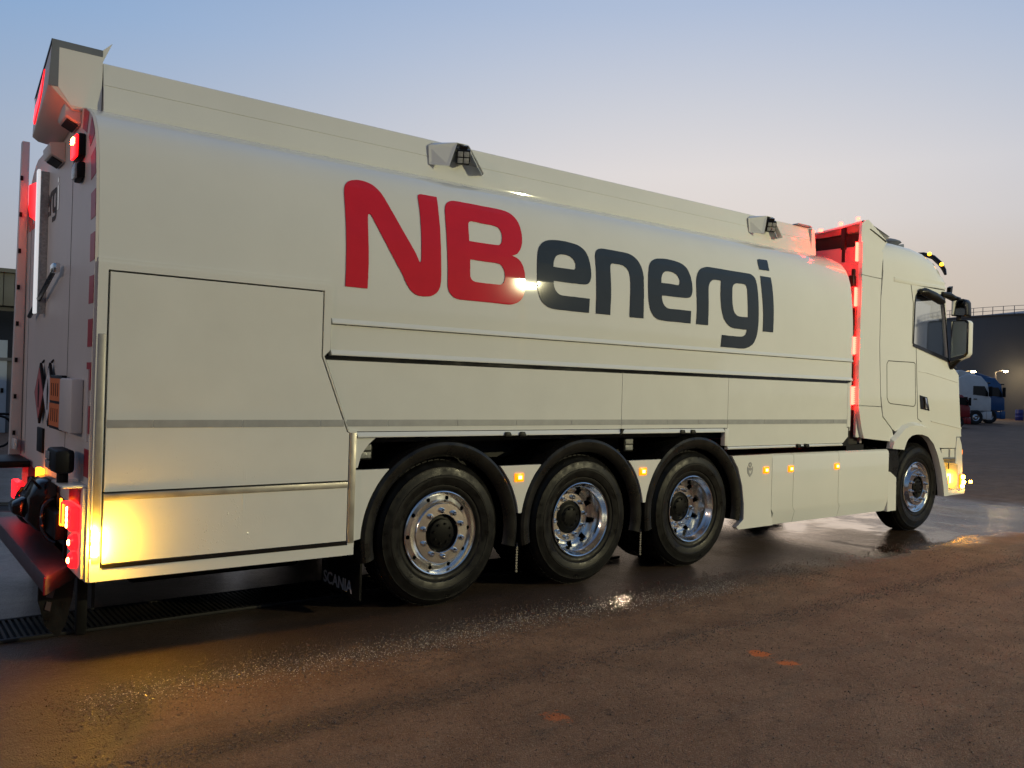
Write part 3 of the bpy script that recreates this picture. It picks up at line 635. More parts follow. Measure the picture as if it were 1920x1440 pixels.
# --- lettering on the curved side
LET = {
    'n_red': [[(-0.837,2.201),(-0.836,2.228),(-0.835,2.268),(-0.833,2.312),(-0.833,2.354),(-0.833,2.4),(-0.832,2.449),(-0.832,2.499),(-0.833,2.546),(-0.833,2.588),(-0.834,2.632),(-0.836,2.674),(-0.836,2.711),(-0.836,2.741),(-0.837,2.772),(-0.838,2.8),(-0.837,2.824),(-0.835,2.837),(-0.834,2.851),(-0.831,2.864),(-0.827,2.876),(-0.821,2.888),(-0.812,2.899),(-0.803,2.909),(-0.791,2.917),(-0.779,2.924),(-0.765,2.93),(-0.749,2.934),(-0.734,2.938),(-0.719,2.94),(-0.703,2.941),(-0.687,2.941),(-0.672,2.94),(-0.657,2.938),(-0.642,2.934),(-0.627,2.929),(-0.612,2.923),(-0.599,2.915),(-0.586,2.905),(-0.574,2.894),(-0.563,2.881),(-0.552,2.868),(-0.542,2.853),(-0.532,2.838),(-0.515,2.807),(-0.49,2.767),(-0.463,2.725),(-0.439,2.687),(-0.42,2.658),(-0.4,2.628),(-0.38,2.599),(-0.361,2.571),(-0.344,2.546),(-0.326,2.52),(-0.309,2.496),(-0.296,2.476),(-0.29,2.464),(-0.284,2.452),(-0.279,2.442),(-0.275,2.434),(-0.271,2.427),(-0.266,2.424),(-0.262,2.426),(-0.258,2.433),(-0.256,2.439),(-0.255,2.463),(-0.254,2.495),(-0.254,2.531),(-0.253,2.565),(-0.253,2.6),(-0.253,2.638),(-0.254,2.676),(-0.255,2.711),(-0.255,2.744),(-0.257,2.779),(-0.258,2.811),(-0.258,2.838),(-0.259,2.858),(-0.26,2.879),(-0.258,2.895),(-0.256,2.902),(-0.253,2.909),(-0.248,2.914),(-0.241,2.918),(-0.233,2.92),(-0.227,2.922),(-0.201,2.922),(-0.162,2.922),(-0.122,2.922),(-0.095,2.922),(-0.097,2.901),(-0.099,2.87),(-0.099,2.84),(-0.1,2.801),(-0.098,2.755),(-0.096,2.707),(-0.095,2.659),(-0.094,2.613),(-0.093,2.565),(-0.093,2.518),(-0.092,2.474),(-0.092,2.433),(-0.091,2.39),(-0.091,2.351),(-0.092,2.319),(-0.093,2.302),(-0.096,2.284),(-0.1,2.267),(-0.105,2.254),(-0.112,2.241),(-0.121,2.229),(-0.132,2.218),(-0.145,2.209),(-0.159,2.201),(-0.175,2.195),(-0.192,2.191),(-0.21,2.189),(-0.229,2.187),(-0.25,2.187),(-0.269,2.188),(-0.285,2.191),(-0.301,2.196),(-0.315,2.202),(-0.327,2.21),(-0.338,2.219),(-0.348,2.229),(-0.358,2.242),(-0.368,2.255),(-0.377,2.27),(-0.386,2.285),(-0.394,2.301),(-0.402,2.317),(-0.417,2.341),(-0.436,2.369),(-0.457,2.4),(-0.476,2.43),(-0.497,2.463),(-0.52,2.499),(-0.542,2.535),(-0.563,2.568),(-0.581,2.598),(-0.6,2.629),(-0.617,2.657),(-0.63,2.679),(-0.635,2.688),(-0.64,2.697),(-0.645,2.704),(-0.649,2.707),(-0.655,2.71),(-0.66,2.71),(-0.664,2.707),(-0.668,2.702),(-0.67,2.696),(-0.671,2.68),(-0.671,2.657),(-0.671,2.633),(-0.671,2.61),(-0.67,2.573),(-0.67,2.529),(-0.668,2.484),(-0.668,2.442),(-0.668,2.407),(-0.668,2.371),(-0.669,2.336),(-0.67,2.303),(-0.67,2.275),(-0.672,2.245),(-0.673,2.219),(-0.674,2.201),(-0.707,2.201),(-0.756,2.201),(-0.804,2.201)]],
    'b_red': [[(-0.035,2.296),(-0.035,2.325),(-0.035,2.363),(-0.035,2.404),(-0.036,2.444),(-0.037,2.488),(-0.038,2.535),(-0.04,2.583),(-0.041,2.629),(-0.042,2.673),(-0.043,2.719),(-0.044,2.762),(-0.044,2.795),(-0.043,2.811),(-0.042,2.827),(-0.039,2.842),(-0.036,2.855),(-0.031,2.868),(-0.025,2.879),(-0.016,2.889),(-0.006,2.897),(0.006,2.904),(0.019,2.91),(0.035,2.915),(0.049,2.917),(0.079,2.919),(0.114,2.919),(0.15,2.918),(0.181,2.919),(0.216,2.919),(0.253,2.919),(0.289,2.918),(0.329,2.918),(0.373,2.918),(0.415,2.918),(0.451,2.917),(0.481,2.916),(0.51,2.913),(0.536,2.908),(0.555,2.902),(0.573,2.893),(0.587,2.882),(0.603,2.869),(0.617,2.853),(0.628,2.835),(0.636,2.811),(0.643,2.785),(0.648,2.76),(0.651,2.739),(0.651,2.717),(0.65,2.696),(0.648,2.679),(0.644,2.662),(0.639,2.647),(0.633,2.633),(0.626,2.62),(0.618,2.608),(0.608,2.598),(0.598,2.588),(0.587,2.58),(0.573,2.574),(0.559,2.569),(0.548,2.566),(0.558,2.564),(0.572,2.561),(0.585,2.557),(0.599,2.55),(0.613,2.543),(0.625,2.533),(0.636,2.52),(0.646,2.505),(0.654,2.489),(0.66,2.472),(0.665,2.454),(0.668,2.435),(0.67,2.417),(0.671,2.398),(0.671,2.38),(0.67,2.354),(0.669,2.325),(0.666,2.3),(0.661,2.283),(0.653,2.266),(0.644,2.251),(0.633,2.238),(0.619,2.226),(0.604,2.216),(0.588,2.208),(0.569,2.201),(0.55,2.196),(0.53,2.193),(0.509,2.191),(0.487,2.191),(0.457,2.191),(0.42,2.191),(0.381,2.192),(0.344,2.192),(0.308,2.192),(0.273,2.192),(0.239,2.192),(0.204,2.192),(0.168,2.191),(0.13,2.191),(0.096,2.191),(0.068,2.191),(0.053,2.193),(0.038,2.196),(0.023,2.201),(0.01,2.208),(-0.002,2.218),(-0.012,2.227),(-0.02,2.237),(-0.026,2.248),(-0.03,2.259),(-0.033,2.271),(-0.034,2.283)],[(0.154,2.755),(0.155,2.761),(0.158,2.766),(0.162,2.771),(0.169,2.776),(0.176,2.779),(0.184,2.781),(0.207,2.781),(0.238,2.78),(0.271,2.778),(0.3,2.777),(0.33,2.777),(0.36,2.777),(0.385,2.776),(0.402,2.773),(0.418,2.769),(0.432,2.763),(0.443,2.752),(0.45,2.739),(0.456,2.726),(0.459,2.714),(0.459,2.7),(0.458,2.687),(0.456,2.674),(0.453,2.661),(0.448,2.65),(0.443,2.644),(0.436,2.638),(0.428,2.634),(0.418,2.632),(0.406,2.631),(0.394,2.63),(0.365,2.63),(0.327,2.629),(0.287,2.629),(0.253,2.629),(0.216,2.629),(0.18,2.629),(0.155,2.629),(0.154,2.654),(0.153,2.69),(0.153,2.728)],[(0.16,2.494),(0.185,2.494),(0.22,2.493),(0.26,2.493),(0.296,2.492),(0.326,2.492),(0.357,2.493),(0.386,2.493),(0.409,2.492),(0.423,2.49),(0.436,2.485),(0.448,2.478),(0.457,2.468),(0.465,2.455),(0.471,2.442),(0.475,2.428),(0.477,2.414),(0.478,2.4),(0.476,2.386),(0.473,2.372),(0.468,2.36),(0.462,2.351),(0.453,2.343),(0.442,2.337),(0.429,2.334),(0.414,2.333),(0.399,2.333),(0.369,2.332),(0.331,2.332),(0.295,2.331),(0.262,2.332),(0.229,2.332),(0.203,2.334),(0.192,2.336),(0.182,2.34),(0.173,2.346),(0.167,2.354),(0.162,2.364),(0.159,2.375),(0.158,2.401),(0.159,2.436),(0.159,2.471)]],
    'e': [[(1.343,2.307),(1.341,2.283),(1.338,2.248),(1.335,2.213),(1.333,2.19),(1.296,2.19),(1.244,2.19),(1.186,2.19),(1.134,2.19),(1.089,2.191),(1.042,2.191),(0.999,2.191),(0.965,2.193),(0.942,2.195),(0.92,2.199),(0.899,2.205),(0.879,2.214),(0.859,2.226),(0.842,2.239),(0.829,2.255),(0.818,2.273),(0.81,2.291),(0.804,2.307),(0.8,2.325),(0.796,2.343),(0.793,2.361),(0.792,2.386),(0.791,2.413),(0.791,2.442),(0.791,2.471),(0.792,2.502),(0.793,2.534),(0.795,2.566),(0.798,2.593),(0.801,2.614),(0.806,2.636),(0.813,2.656),(0.821,2.671),(0.832,2.685),(0.845,2.699),(0.861,2.71),(0.879,2.721),(0.898,2.729),(0.919,2.735),(0.942,2.739),(0.964,2.742),(0.986,2.744),(1.01,2.746),(1.036,2.747),(1.06,2.747),(1.086,2.747),(1.114,2.746),(1.14,2.744),(1.164,2.742),(1.19,2.739),(1.215,2.735),(1.239,2.729),(1.26,2.72),(1.28,2.71),(1.297,2.698),(1.31,2.683),(1.322,2.667),(1.332,2.65),(1.34,2.63),(1.346,2.609),(1.351,2.588),(1.355,2.569),(1.357,2.549),(1.359,2.531),(1.36,2.515),(1.36,2.499),(1.358,2.484),(1.354,2.471),(1.349,2.457),(1.343,2.445),(1.337,2.438),(1.329,2.431),(1.32,2.426),(1.309,2.422),(1.297,2.419),(1.285,2.418),(1.262,2.417),(1.232,2.416),(1.201,2.416),(1.17,2.415),(1.119,2.415),(1.056,2.415),(0.998,2.416),(0.958,2.416),(0.957,2.407),(0.956,2.394),(0.958,2.382),(0.961,2.37),(0.967,2.357),(0.974,2.345),(0.983,2.335),(0.993,2.327),(1.004,2.32),(1.016,2.314),(1.03,2.31),(1.044,2.308),(1.069,2.307),(1.102,2.307),(1.137,2.307),(1.171,2.308),(1.214,2.307),(1.264,2.307),(1.31,2.307)],[(0.956,2.527),(0.957,2.538),(0.958,2.552),(0.961,2.567),(0.966,2.581),(0.972,2.594),(0.98,2.606),(0.989,2.615),(1.001,2.622),(1.014,2.628),(1.03,2.633),(1.048,2.636),(1.066,2.637),(1.085,2.637),(1.106,2.636),(1.125,2.632),(1.141,2.627),(1.156,2.619),(1.169,2.611),(1.179,2.6),(1.186,2.588),(1.191,2.576),(1.193,2.565),(1.193,2.554),(1.192,2.544),(1.189,2.538),(1.183,2.532),(1.176,2.527),(1.168,2.526),(1.159,2.526),(1.15,2.526),(1.132,2.526),(1.109,2.526),(1.084,2.526),(1.061,2.526),(1.033,2.526),(1.003,2.526),(0.975,2.527)]],
    'n': [[(1.412,2.192),(1.413,2.223),(1.414,2.268),(1.416,2.318),(1.417,2.363),(1.417,2.399),(1.417,2.436),(1.418,2.473),(1.417,2.508),(1.416,2.542),(1.415,2.578),(1.414,2.61),(1.413,2.636),(1.412,2.647),(1.411,2.659),(1.411,2.671),(1.415,2.684),(1.42,2.697),(1.427,2.708),(1.432,2.715),(1.44,2.721),(1.449,2.727),(1.461,2.732),(1.475,2.736),(1.49,2.738),(1.516,2.739),(1.549,2.739),(1.584,2.739),(1.619,2.739),(1.656,2.738),(1.697,2.738),(1.735,2.737),(1.767,2.736),(1.79,2.734),(1.812,2.731),(1.833,2.726),(1.856,2.718),(1.878,2.707),(1.897,2.695),(1.915,2.679),(1.931,2.661),(1.944,2.642),(1.953,2.626),(1.96,2.608),(1.966,2.59),(1.97,2.571),(1.972,2.549),(1.973,2.524),(1.973,2.499),(1.973,2.474),(1.973,2.445),(1.972,2.414),(1.972,2.383),(1.971,2.352),(1.97,2.311),(1.969,2.264),(1.967,2.221),(1.967,2.191),(1.933,2.191),(1.883,2.19),(1.834,2.19),(1.801,2.189),(1.802,2.217),(1.803,2.256),(1.805,2.299),(1.807,2.338),(1.808,2.369),(1.81,2.401),(1.811,2.432),(1.812,2.459),(1.812,2.477),(1.812,2.496),(1.81,2.514),(1.808,2.53),(1.805,2.547),(1.801,2.563),(1.795,2.577),(1.787,2.588),(1.777,2.598),(1.764,2.607),(1.749,2.614),(1.733,2.62),(1.715,2.624),(1.69,2.626),(1.66,2.626),(1.63,2.626),(1.608,2.626),(1.6,2.624),(1.591,2.62),(1.585,2.615),(1.581,2.608),(1.579,2.599),(1.578,2.59),(1.577,2.571),(1.577,2.546),(1.579,2.52),(1.58,2.495),(1.581,2.467),(1.582,2.438),(1.582,2.408),(1.582,2.378),(1.581,2.331),(1.577,2.277),(1.574,2.225),(1.572,2.19),(1.539,2.191),(1.491,2.191),(1.444,2.191)]],
    'e2': [[(2.581,2.302),(2.579,2.279),(2.577,2.245),(2.574,2.211),(2.573,2.188),(2.539,2.188),(2.492,2.188),(2.438,2.189),(2.389,2.189),(2.342,2.189),(2.293,2.188),(2.248,2.188),(2.212,2.189),(2.187,2.19),(2.162,2.193),(2.139,2.198),(2.119,2.206),(2.101,2.216),(2.087,2.227),(2.072,2.244),(2.059,2.263),(2.049,2.284),(2.043,2.303),(2.038,2.324),(2.034,2.346),(2.032,2.368),(2.029,2.398),(2.028,2.431),(2.028,2.466),(2.029,2.5),(2.03,2.531),(2.032,2.563),(2.036,2.594),(2.041,2.62),(2.046,2.641),(2.053,2.661),(2.062,2.679),(2.072,2.69),(2.085,2.701),(2.099,2.71),(2.118,2.719),(2.138,2.727),(2.16,2.732),(2.191,2.736),(2.227,2.739),(2.263,2.741),(2.292,2.741),(2.323,2.74),(2.353,2.738),(2.381,2.736),(2.412,2.733),(2.442,2.728),(2.469,2.722),(2.494,2.713),(2.517,2.701),(2.536,2.687),(2.552,2.67),(2.565,2.65),(2.577,2.629),(2.586,2.607),(2.592,2.584),(2.597,2.562),(2.6,2.541),(2.602,2.519),(2.603,2.5),(2.601,2.486),(2.598,2.471),(2.593,2.458),(2.588,2.447),(2.581,2.437),(2.572,2.428),(2.559,2.422),(2.545,2.418),(2.53,2.416),(2.505,2.414),(2.474,2.413),(2.441,2.413),(2.409,2.412),(2.357,2.411),(2.295,2.411),(2.237,2.411),(2.197,2.41),(2.197,2.401),(2.197,2.388),(2.199,2.376),(2.203,2.363),(2.209,2.349),(2.216,2.337),(2.226,2.327),(2.237,2.317),(2.25,2.31),(2.265,2.305),(2.282,2.302),(2.299,2.3),(2.331,2.3),(2.37,2.301),(2.408,2.302),(2.451,2.302),(2.501,2.302),(2.548,2.302)],[(2.193,2.52),(2.193,2.533),(2.194,2.552),(2.198,2.57),(2.203,2.584),(2.21,2.597),(2.22,2.609),(2.233,2.618),(2.249,2.625),(2.265,2.629),(2.286,2.632),(2.308,2.632),(2.33,2.631),(2.35,2.628),(2.37,2.623),(2.388,2.616),(2.403,2.608),(2.416,2.597),(2.426,2.586),(2.431,2.575),(2.434,2.564),(2.435,2.553),(2.435,2.544),(2.432,2.535),(2.427,2.528),(2.42,2.524),(2.411,2.521),(2.402,2.52),(2.377,2.52),(2.345,2.521),(2.313,2.522),(2.282,2.522),(2.247,2.521),(2.215,2.521)]],
    'rg': [[(2.65,2.188),(2.652,2.212),(2.656,2.245),(2.659,2.283),(2.662,2.318),(2.662,2.353),(2.661,2.388),(2.661,2.423),(2.66,2.457),(2.66,2.488),(2.659,2.52),(2.659,2.55),(2.66,2.575),(2.663,2.594),(2.667,2.614),(2.673,2.632),(2.682,2.651),(2.693,2.669),(2.706,2.685),(2.72,2.695),(2.735,2.705),(2.753,2.712),(2.775,2.72),(2.8,2.727),(2.825,2.731),(2.853,2.733),(2.886,2.733),(2.921,2.733),(2.955,2.733),(3.003,2.733),(3.059,2.733),(3.118,2.732),(3.177,2.732),(3.242,2.732),(3.313,2.733),(3.379,2.733),(3.43,2.733),(3.451,2.732),(3.47,2.729),(3.488,2.724),(3.506,2.716),(3.523,2.705),(3.535,2.691),(3.545,2.67),(3.552,2.645),(3.557,2.619),(3.56,2.592),(3.562,2.563),(3.564,2.531),(3.566,2.501),(3.568,2.465),(3.568,2.427),(3.568,2.389),(3.568,2.352),(3.567,2.318),(3.565,2.282),(3.562,2.249),(3.557,2.218),(3.553,2.195),(3.548,2.172),(3.542,2.149),(3.535,2.128),(3.523,2.104),(3.508,2.08),(3.49,2.059),(3.471,2.044),(3.447,2.03),(3.422,2.019),(3.396,2.011),(3.369,2.004),(3.341,2.0),(3.303,1.999),(3.259,1.999),(3.216,2.0),(3.163,2.0),(3.101,2.0),(3.043,2.001),(3.004,2.001),(3.007,2.024),(3.011,2.056),(3.015,2.089),(3.018,2.112),(3.043,2.112),(3.077,2.112),(3.117,2.111),(3.154,2.111),(3.192,2.111),(3.233,2.111),(3.271,2.112),(3.302,2.113),(3.32,2.116),(3.338,2.121),(3.353,2.128),(3.365,2.138),(3.374,2.149),(3.38,2.159),(3.383,2.168),(3.384,2.177),(3.385,2.183),(3.349,2.183),(3.298,2.183),(3.253,2.184),(3.221,2.184),(3.189,2.186),(3.162,2.189),(3.141,2.194),(3.122,2.201),(3.105,2.21),(3.086,2.223),(3.066,2.239),(3.05,2.256),(3.036,2.279),(3.024,2.305),(3.015,2.332),(3.009,2.356),(3.004,2.382),(3.001,2.41),(2.999,2.437),(2.998,2.466),(2.998,2.497),(3.0,2.526),(3.001,2.551),(3.005,2.576),(3.01,2.601),(3.013,2.619),(2.994,2.62),(2.967,2.621),(2.941,2.621),(2.922,2.619),(2.904,2.617),(2.886,2.612),(2.871,2.604),(2.857,2.594),(2.846,2.583),(2.837,2.568),(2.83,2.552),(2.827,2.535),(2.825,2.514),(2.824,2.489),(2.824,2.462),(2.823,2.436),(2.823,2.41),(2.822,2.384),(2.822,2.357),(2.822,2.331),(2.82,2.295),(2.817,2.253),(2.815,2.215),(2.814,2.188),(2.78,2.188),(2.731,2.188),(2.683,2.188)],[(3.17,2.538),(3.171,2.554),(3.175,2.569),(3.18,2.583),(3.186,2.592),(3.196,2.6),(3.207,2.607),(3.219,2.613),(3.233,2.616),(3.248,2.619),(3.278,2.62),(3.315,2.621),(3.346,2.621),(3.361,2.619),(3.375,2.616),(3.385,2.61),(3.393,2.6),(3.397,2.587),(3.399,2.574),(3.4,2.549),(3.401,2.517),(3.402,2.483),(3.402,2.45),(3.402,2.411),(3.402,2.369),(3.402,2.331),(3.402,2.305),(3.366,2.304),(3.316,2.302),(3.275,2.303),(3.259,2.304),(3.243,2.307),(3.23,2.312),(3.215,2.321),(3.201,2.332),(3.19,2.345),(3.18,2.366),(3.173,2.39),(3.168,2.416),(3.167,2.444),(3.167,2.479),(3.168,2.512)]],
    'i': [[(3.622,2.729),(3.656,2.729),(3.705,2.729),(3.754,2.729),(3.788,2.729),(3.79,2.711),(3.793,2.684),(3.798,2.655),(3.801,2.627),(3.803,2.594),(3.805,2.558),(3.807,2.52),(3.809,2.484),(3.81,2.446),(3.809,2.408),(3.809,2.37),(3.808,2.333),(3.806,2.292),(3.803,2.25),(3.8,2.211),(3.798,2.185),(3.765,2.184),(3.716,2.184),(3.667,2.183),(3.634,2.182),(3.635,2.207),(3.638,2.243),(3.641,2.283),(3.642,2.32),(3.642,2.357),(3.64,2.396),(3.639,2.433),(3.637,2.469),(3.635,2.501),(3.632,2.532),(3.629,2.564),(3.627,2.596),(3.625,2.631),(3.622,2.67),(3.622,2.705)]],
    'dot': [[(3.619,2.887),(3.624,2.892),(3.633,2.898),(3.642,2.901),(3.682,2.904),(3.733,2.905),(3.772,2.905),(3.778,2.903),(3.782,2.899),(3.782,2.894),(3.779,2.872),(3.778,2.843),(3.778,2.814),(3.778,2.794),(3.745,2.794),(3.697,2.793),(3.649,2.792),(3.617,2.792),(3.615,2.811),(3.615,2.838),(3.615,2.866)]],
}
def letter(name, loops, m, fn):
    me = curve_mesh(loops, .0015); bm = bmesh.new(); bm.from_mesh(me)
    for z in [a for a, _ in PZ][1:-1] + [2.3, 2.475, 2.615, 2.74, 2.84, 2.92]:
        bmesh.ops.bisect_plane(bm, geom=bm.verts[:] + bm.edges[:] + bm.faces[:], plane_co=(0, z, 0), plane_no=(0, 1, 0))
    bmesh.ops.remove_doubles(bm, verts=bm.verts, dist=1e-5)
    for v in bm.verts: v.co = fn(v.co)
    bmesh.ops.recalc_face_normals(bm, faces=bm.faces); bm.to_mesh(me); bm.free()
    return link(name, me, m, T, 30)
for k, lp in LET.items():
    mm = 'red_film' if k.endswith('red') else 'slate_film'
    letter('letter', lp, mm, lambda c: Vector((c.x, Yp(c.y) - .0035 + c.z, c.y)))
    # the same logo, smaller, on the rear door
    s = .30
    letter('rear_letter', lp, mm, lambda c: Vector((-2.3475 + c.z * .6, 1.16 + (3.81 - c.x) * s, 2.655 + (c.y - 2.19) * s)))
# --- roof coaming
cp = [(.46, 3.14), (.452, 3.19), (.4745, 3.316), (.480, 3.317), (.480, 3.321), (.4755, 3.322), (.498, 3.452), (.502, 3.458), (.54, 3.458), (.54, 3.14)]
for mir in (0, 1):
    pr = [(YL - y, z) for y, z in cp] if mir else cp
    c_ = B().prism(pr, -2.236, 5.10, 'x')
    c_.build('roof_coaming', 'white_paint', T, angle=20)
    yy = (YL - .50, YL - .46) if mir else (.46, .50)
    B().prism([(5.105, 3.14), (5.105, 3.452), (5.16, 3.43), (5.20, 3.14)], yy[0], yy[1]).build('coaming_end', 'white_paint', T)
    ym = (YL - .535, YL - .458) if mir else (.458, .535)
    B().prism([(4.82, 3.459), (5.11, 3.459), (5.08, 3.475), (4.85, 3.475)], *ym).build('coaming_cap', 'grey_trim', T)
    # cut-away stripe plate behind the coaming
# rear hood: deepest at the corner, falling away to the middle of the tail
def loft(name, A, C, ya, yc, m, **k):
    n = len(A); return B().add([(x, ya, z) for x, z in A] + [(x, yc, z) for x, z in C], [(i, (i + 1) % n, n + (i + 1) % n, n + i) for i in range(n)] + [tuple(range(n))[::-1], tuple(range(n, 2 * n))]).build(name, m, T, **k)
hy0 = .485
HA = [(-2.50, 3.235), (-2.530, 3.265), (-2.515, 3.525), (-2.24, 3.525), (-2.24, 3.14), (-2.40, 3.14)]
HC = [(-2.47, 3.085), (-2.505, 3.11), (-2.495, 3.355), (-2.24, 3.36), (-2.24, 3.08), (-2.36, 3.07)]
loft('rear_hood', HA, HC, hy0, 1.225, 'rear_white', bevel=.006)
B().prism([(-2.531, 3.255), (-2.516, 3.527), (-2.243, 3.527), (-2.243, 3.487), (-2.478, 3.487), (-2.478, 3.255)], hy0 - .004, hy0 - .0005).build('hood_trim', 'grey_trim', T)
B().prism([(-2.478, 3.255), (-2.478, 3.487), (-2.243, 3.487), (-2.243, 3.16), (-2.41, 3.16)], hy0 - .003, hy0 - .0007).build('hood_cheek', 'white_paint', T)
B().add([(-2.522, hy0, 3.500), (-2.519, hy0, 3.530), (-2.500, 1.22, 3.362), (-2.503, 1.22, 3.335), (-2.24, hy0, 3.529), (-2.24, 1.22, 3.363)], [(0, 1, 2, 3), (1, 4, 5, 2)]).build('hood_trim', 'grey_trim', T)
B().prism([(-2.243, 3.455), (-2.243, 3.53), (-2.19, 3.585)], hy0 + .0, hy0 + .012).build('hood_wing', 'white_paint', T)
def hood_x(y, z): t = (y - hy0) / (1.225 - hy0); return -2.5235 + .024 * t - .008 * (3.4 - .16 * t - z) / .12
lp = [(.755, 3.425), (.79, 3.30), (.90, 3.235), (1.10, 3.165), (1.165, 3.20), (1.12, 3.285), (.98, 3.30), (.87, 3.36)]
n_ = len(lp); B().add([(hood_x(y, z) - .006, y, z) for y, z in lp] + [(hood_x(y, z) + .004, y, z) for y, z in lp], [tuple(range(n_)), tuple(range(n_, 2 * n_))[::-1]] + [(i, (i + 1) % n_, n_ + (i + 1) % n_, n_ + i) for i in range(n_)]).build('hood_lamp', 'red_panel', T)
for ya, yb_, zt in ((.50, .74, 3.17), (.98, 1.24, 3.04)):
    B().prism([(-2.43, zt - .07), (-2.44, zt), (-2.346, zt + .02), (-2.346, zt - .11)], ya, yb_).build('hood_bracket', 'rear_white', T, bevel=.008)
    B().prism([(-2.42, zt - .0775), (-2.36, zt - .1075), (-2.36, zt - .114), (-2.42, zt - .084)], ya + .03, yb_ - .03).build('bracket_opening', 'dark_gap', T)

# --- rear end
rp = [(.0, .425)] + [(y + .0, z) for y, z in [(0, 2.2)] + prof[1:]]
rear_poly = rp + [(YL - y, z) for y, z in rp[::-1]]
rear_poly = rear_poly[:-1] + [(YL, .90), (2.0, .89), (.52, .79), (.40, .60), (.36, .425)]
rear = B().prism(rear_poly, -2.346, -2.331, 'x').build('rear_wall', 'rear_white', T)
# red and white warning strip round the rear edge
def along(s_, off):
    path = [(0.0, .60)] + [(0, 2.2)] + prof[1:]
    d = 0
    for (a, b) in zip(path, path[1:]):
        L_ = math.dist(a, b)
        if s_ <= d + L_:
            t = (s_ - d) / L_; tx, tz = (b[0] - a[0]) / L_, (b[1] - a[1]) / L_
            return (a[0] + t * (b[0] - a[0]) + tz * off, a[1] + t * (b[1] - a[1]) - tx * off)
        d += L_
    return None
s_ = .40
while s_ < 3.3:
    q = [along(s_ + k * .155 / 4, .006) for k in range(5)] + [along(s_ + k * .155 / 4, .125) for k in (4, 3, 2, 1, 0)]
    if None in q: break
    B().prism(q, -2.3485, -2.3465, 'x').build('warning_stripe', 'red_stripe', T)
    s_ += .242
# lamps high on the rear
def rear_lamp(y, z, lens, name, w=.085, h=.115):
    hb = B().prism([(y - w / 2, z - h / 2 + .02), (y - w / 2, z + h / 2), (y + w / 2, z + h / 2), (y + w / 2, z - h / 2)], -2.385, -2.3465, 'x').build(name, 'black_metal', T, bevel=.008)
    B().box(-2.40, -2.386, y - w / 2 + .008, y + w / 2 - .008, z - h / 2 + .012, z + h / 2 - .008).build('lens', lens, hb, bevel=.006)
    return hb
hl = rear_lamp(.42, 2.90, 'red_lens', 'high_tail_lamp', .16, .15)
B().box(-2.408, -2.401, .39, .46, 2.92, 2.955).build('bulb', 'red_bulb', hl, bevel=.003)
rear_lamp(.40, 2.755, 'lens_clear', 'high_work_lamp', .12, .11)
# far corner post and door furniture
po = B().prism([(-2.43, .90), (-2.405, 3.37), (-2.352, 3.37), (-2.352, .93)], 2.47, 2.54).build('corner_post', 'rear_white', T, bevel=.006)
for k in range(8):
    zz = 1.08 + k * .283
    B().box(-2.412, -2.392, 2.462, 2.47, zz, zz + .035).build('bolt', 'black_metal', po)
B().box(-2.42, -2.40, 2.30, 2.466, .98, 1.06).build('post_foot', 'white_paint', T, bevel=.004)
B().box(-2.40, -2.347, 1.56, 1.60, 1.98, 2.97).build('tube_holder', 'lens_clear', T)
mat('tube_glow', (.85, .88, .92), .3, emit=(.95, .97, 1), estr=.55)  # faint emission added so the white tube looks bright
B().box(-2.42, -2.401, 1.55, 1.61, 1.98, 2.98).build('glow_tube', 'tube_glow', T, bevel=.006)
fl_ = B().prism([(1.93, 2.66), (2.40, 2.78), (2.46, 2.86), (2.46, 3.03), (2.0, 2.98)], -2.352, -2.3465, 'x').build('red_glow_patch', 'red_panel', T)  # glowing sheet in place of red lamp light falling on the wall
B().box(-2.38, -2.353, 1.83, 1.87, 2.80, 2.86).build('door_lamp', 'red_bulb', T, bevel=.004)
B().tube([(-2.39, 1.95, 1.98), (-2.39, .95, 2.24)], .016, 8).build('door_bar', 'guard_black', T)
B().box(-2.41, -2.37, .90, 1.02, 2.21, 2.27).build('door_catch', 'chrome_nut', T, bevel=.008)
# rear door seam frame
for (a, b_, c, d) in ((.70, .706, .95, 3.02), (2.30, 2.306, .95, 3.02)):
    B().box(-2.3475, -2.3465, a, b_, c, d).build('door_seam', 'dark_gap', T)
# placards, hazard board, box
mat('placard_white', (.6, .58, .6), .5); mat('placard_red', (.45, .12, .12), .5)
for y, m_ in ((1.53, 'placard_red'), (1.17, 'placard_white')):
    p_ = B().prism([(y, 1.22), (y - .20, 1.43), (y, 1.64), (y + .20, 1.43)], -2.375, -2.360, 'x').build('placard', 'black_metal', T)
    B().prism([(y, 1.255), (y - .17, 1.43), (y, 1.605), (y + .17, 1.43)], -2.378, -2.3755, 'x').build('placard_face', m_, p_)
    B().prism([(y - .012, 1.33), (y + .012, 1.33), (y + .03, 1.46), (y, 1.53), (y - .03, 1.46)], -2.380, -2.3785, 'x').build('symbol', 'black_metal', p_)
    B().tube([(-2.361, y, 1.64), (-2.346, y, 1.66)], .008, 6).build('hook', 'black_metal', p_)
hp = B().box(-2.40, -2.37, .56, .95, 1.225, 1.56).build('hazard_board', 'black_metal', T, bevel=.006)
for z0, z1 in ((1.245, 1.385), (1.402, 1.54)):
    f_ = B().box(-2.404, -2.4005, .58, .93, z0, z1).build('hazard_panel', 'orange_plate', hp)
    for k in range(4): B().box(-2.4055, -2.4042, .64 + k * .07, .655 + k * .07, z0 + .03, z1 - .03).build('mark', 'black_metal', hp)
B().box(-2.355, -2.3465, .04, .56, 1.20, 1.60).build('board_backing', 'rear_white', T)
B().box(-2.42, -2.356, .14, .50, 1.235, 1.545).build('document_box', 'rear_white', T, bevel=.012)
B().box(-2.362, -2.347, 1.44, 1.66, 1.02, 1.19).build('number_plate', 'black_metal', T, bevel=.004)
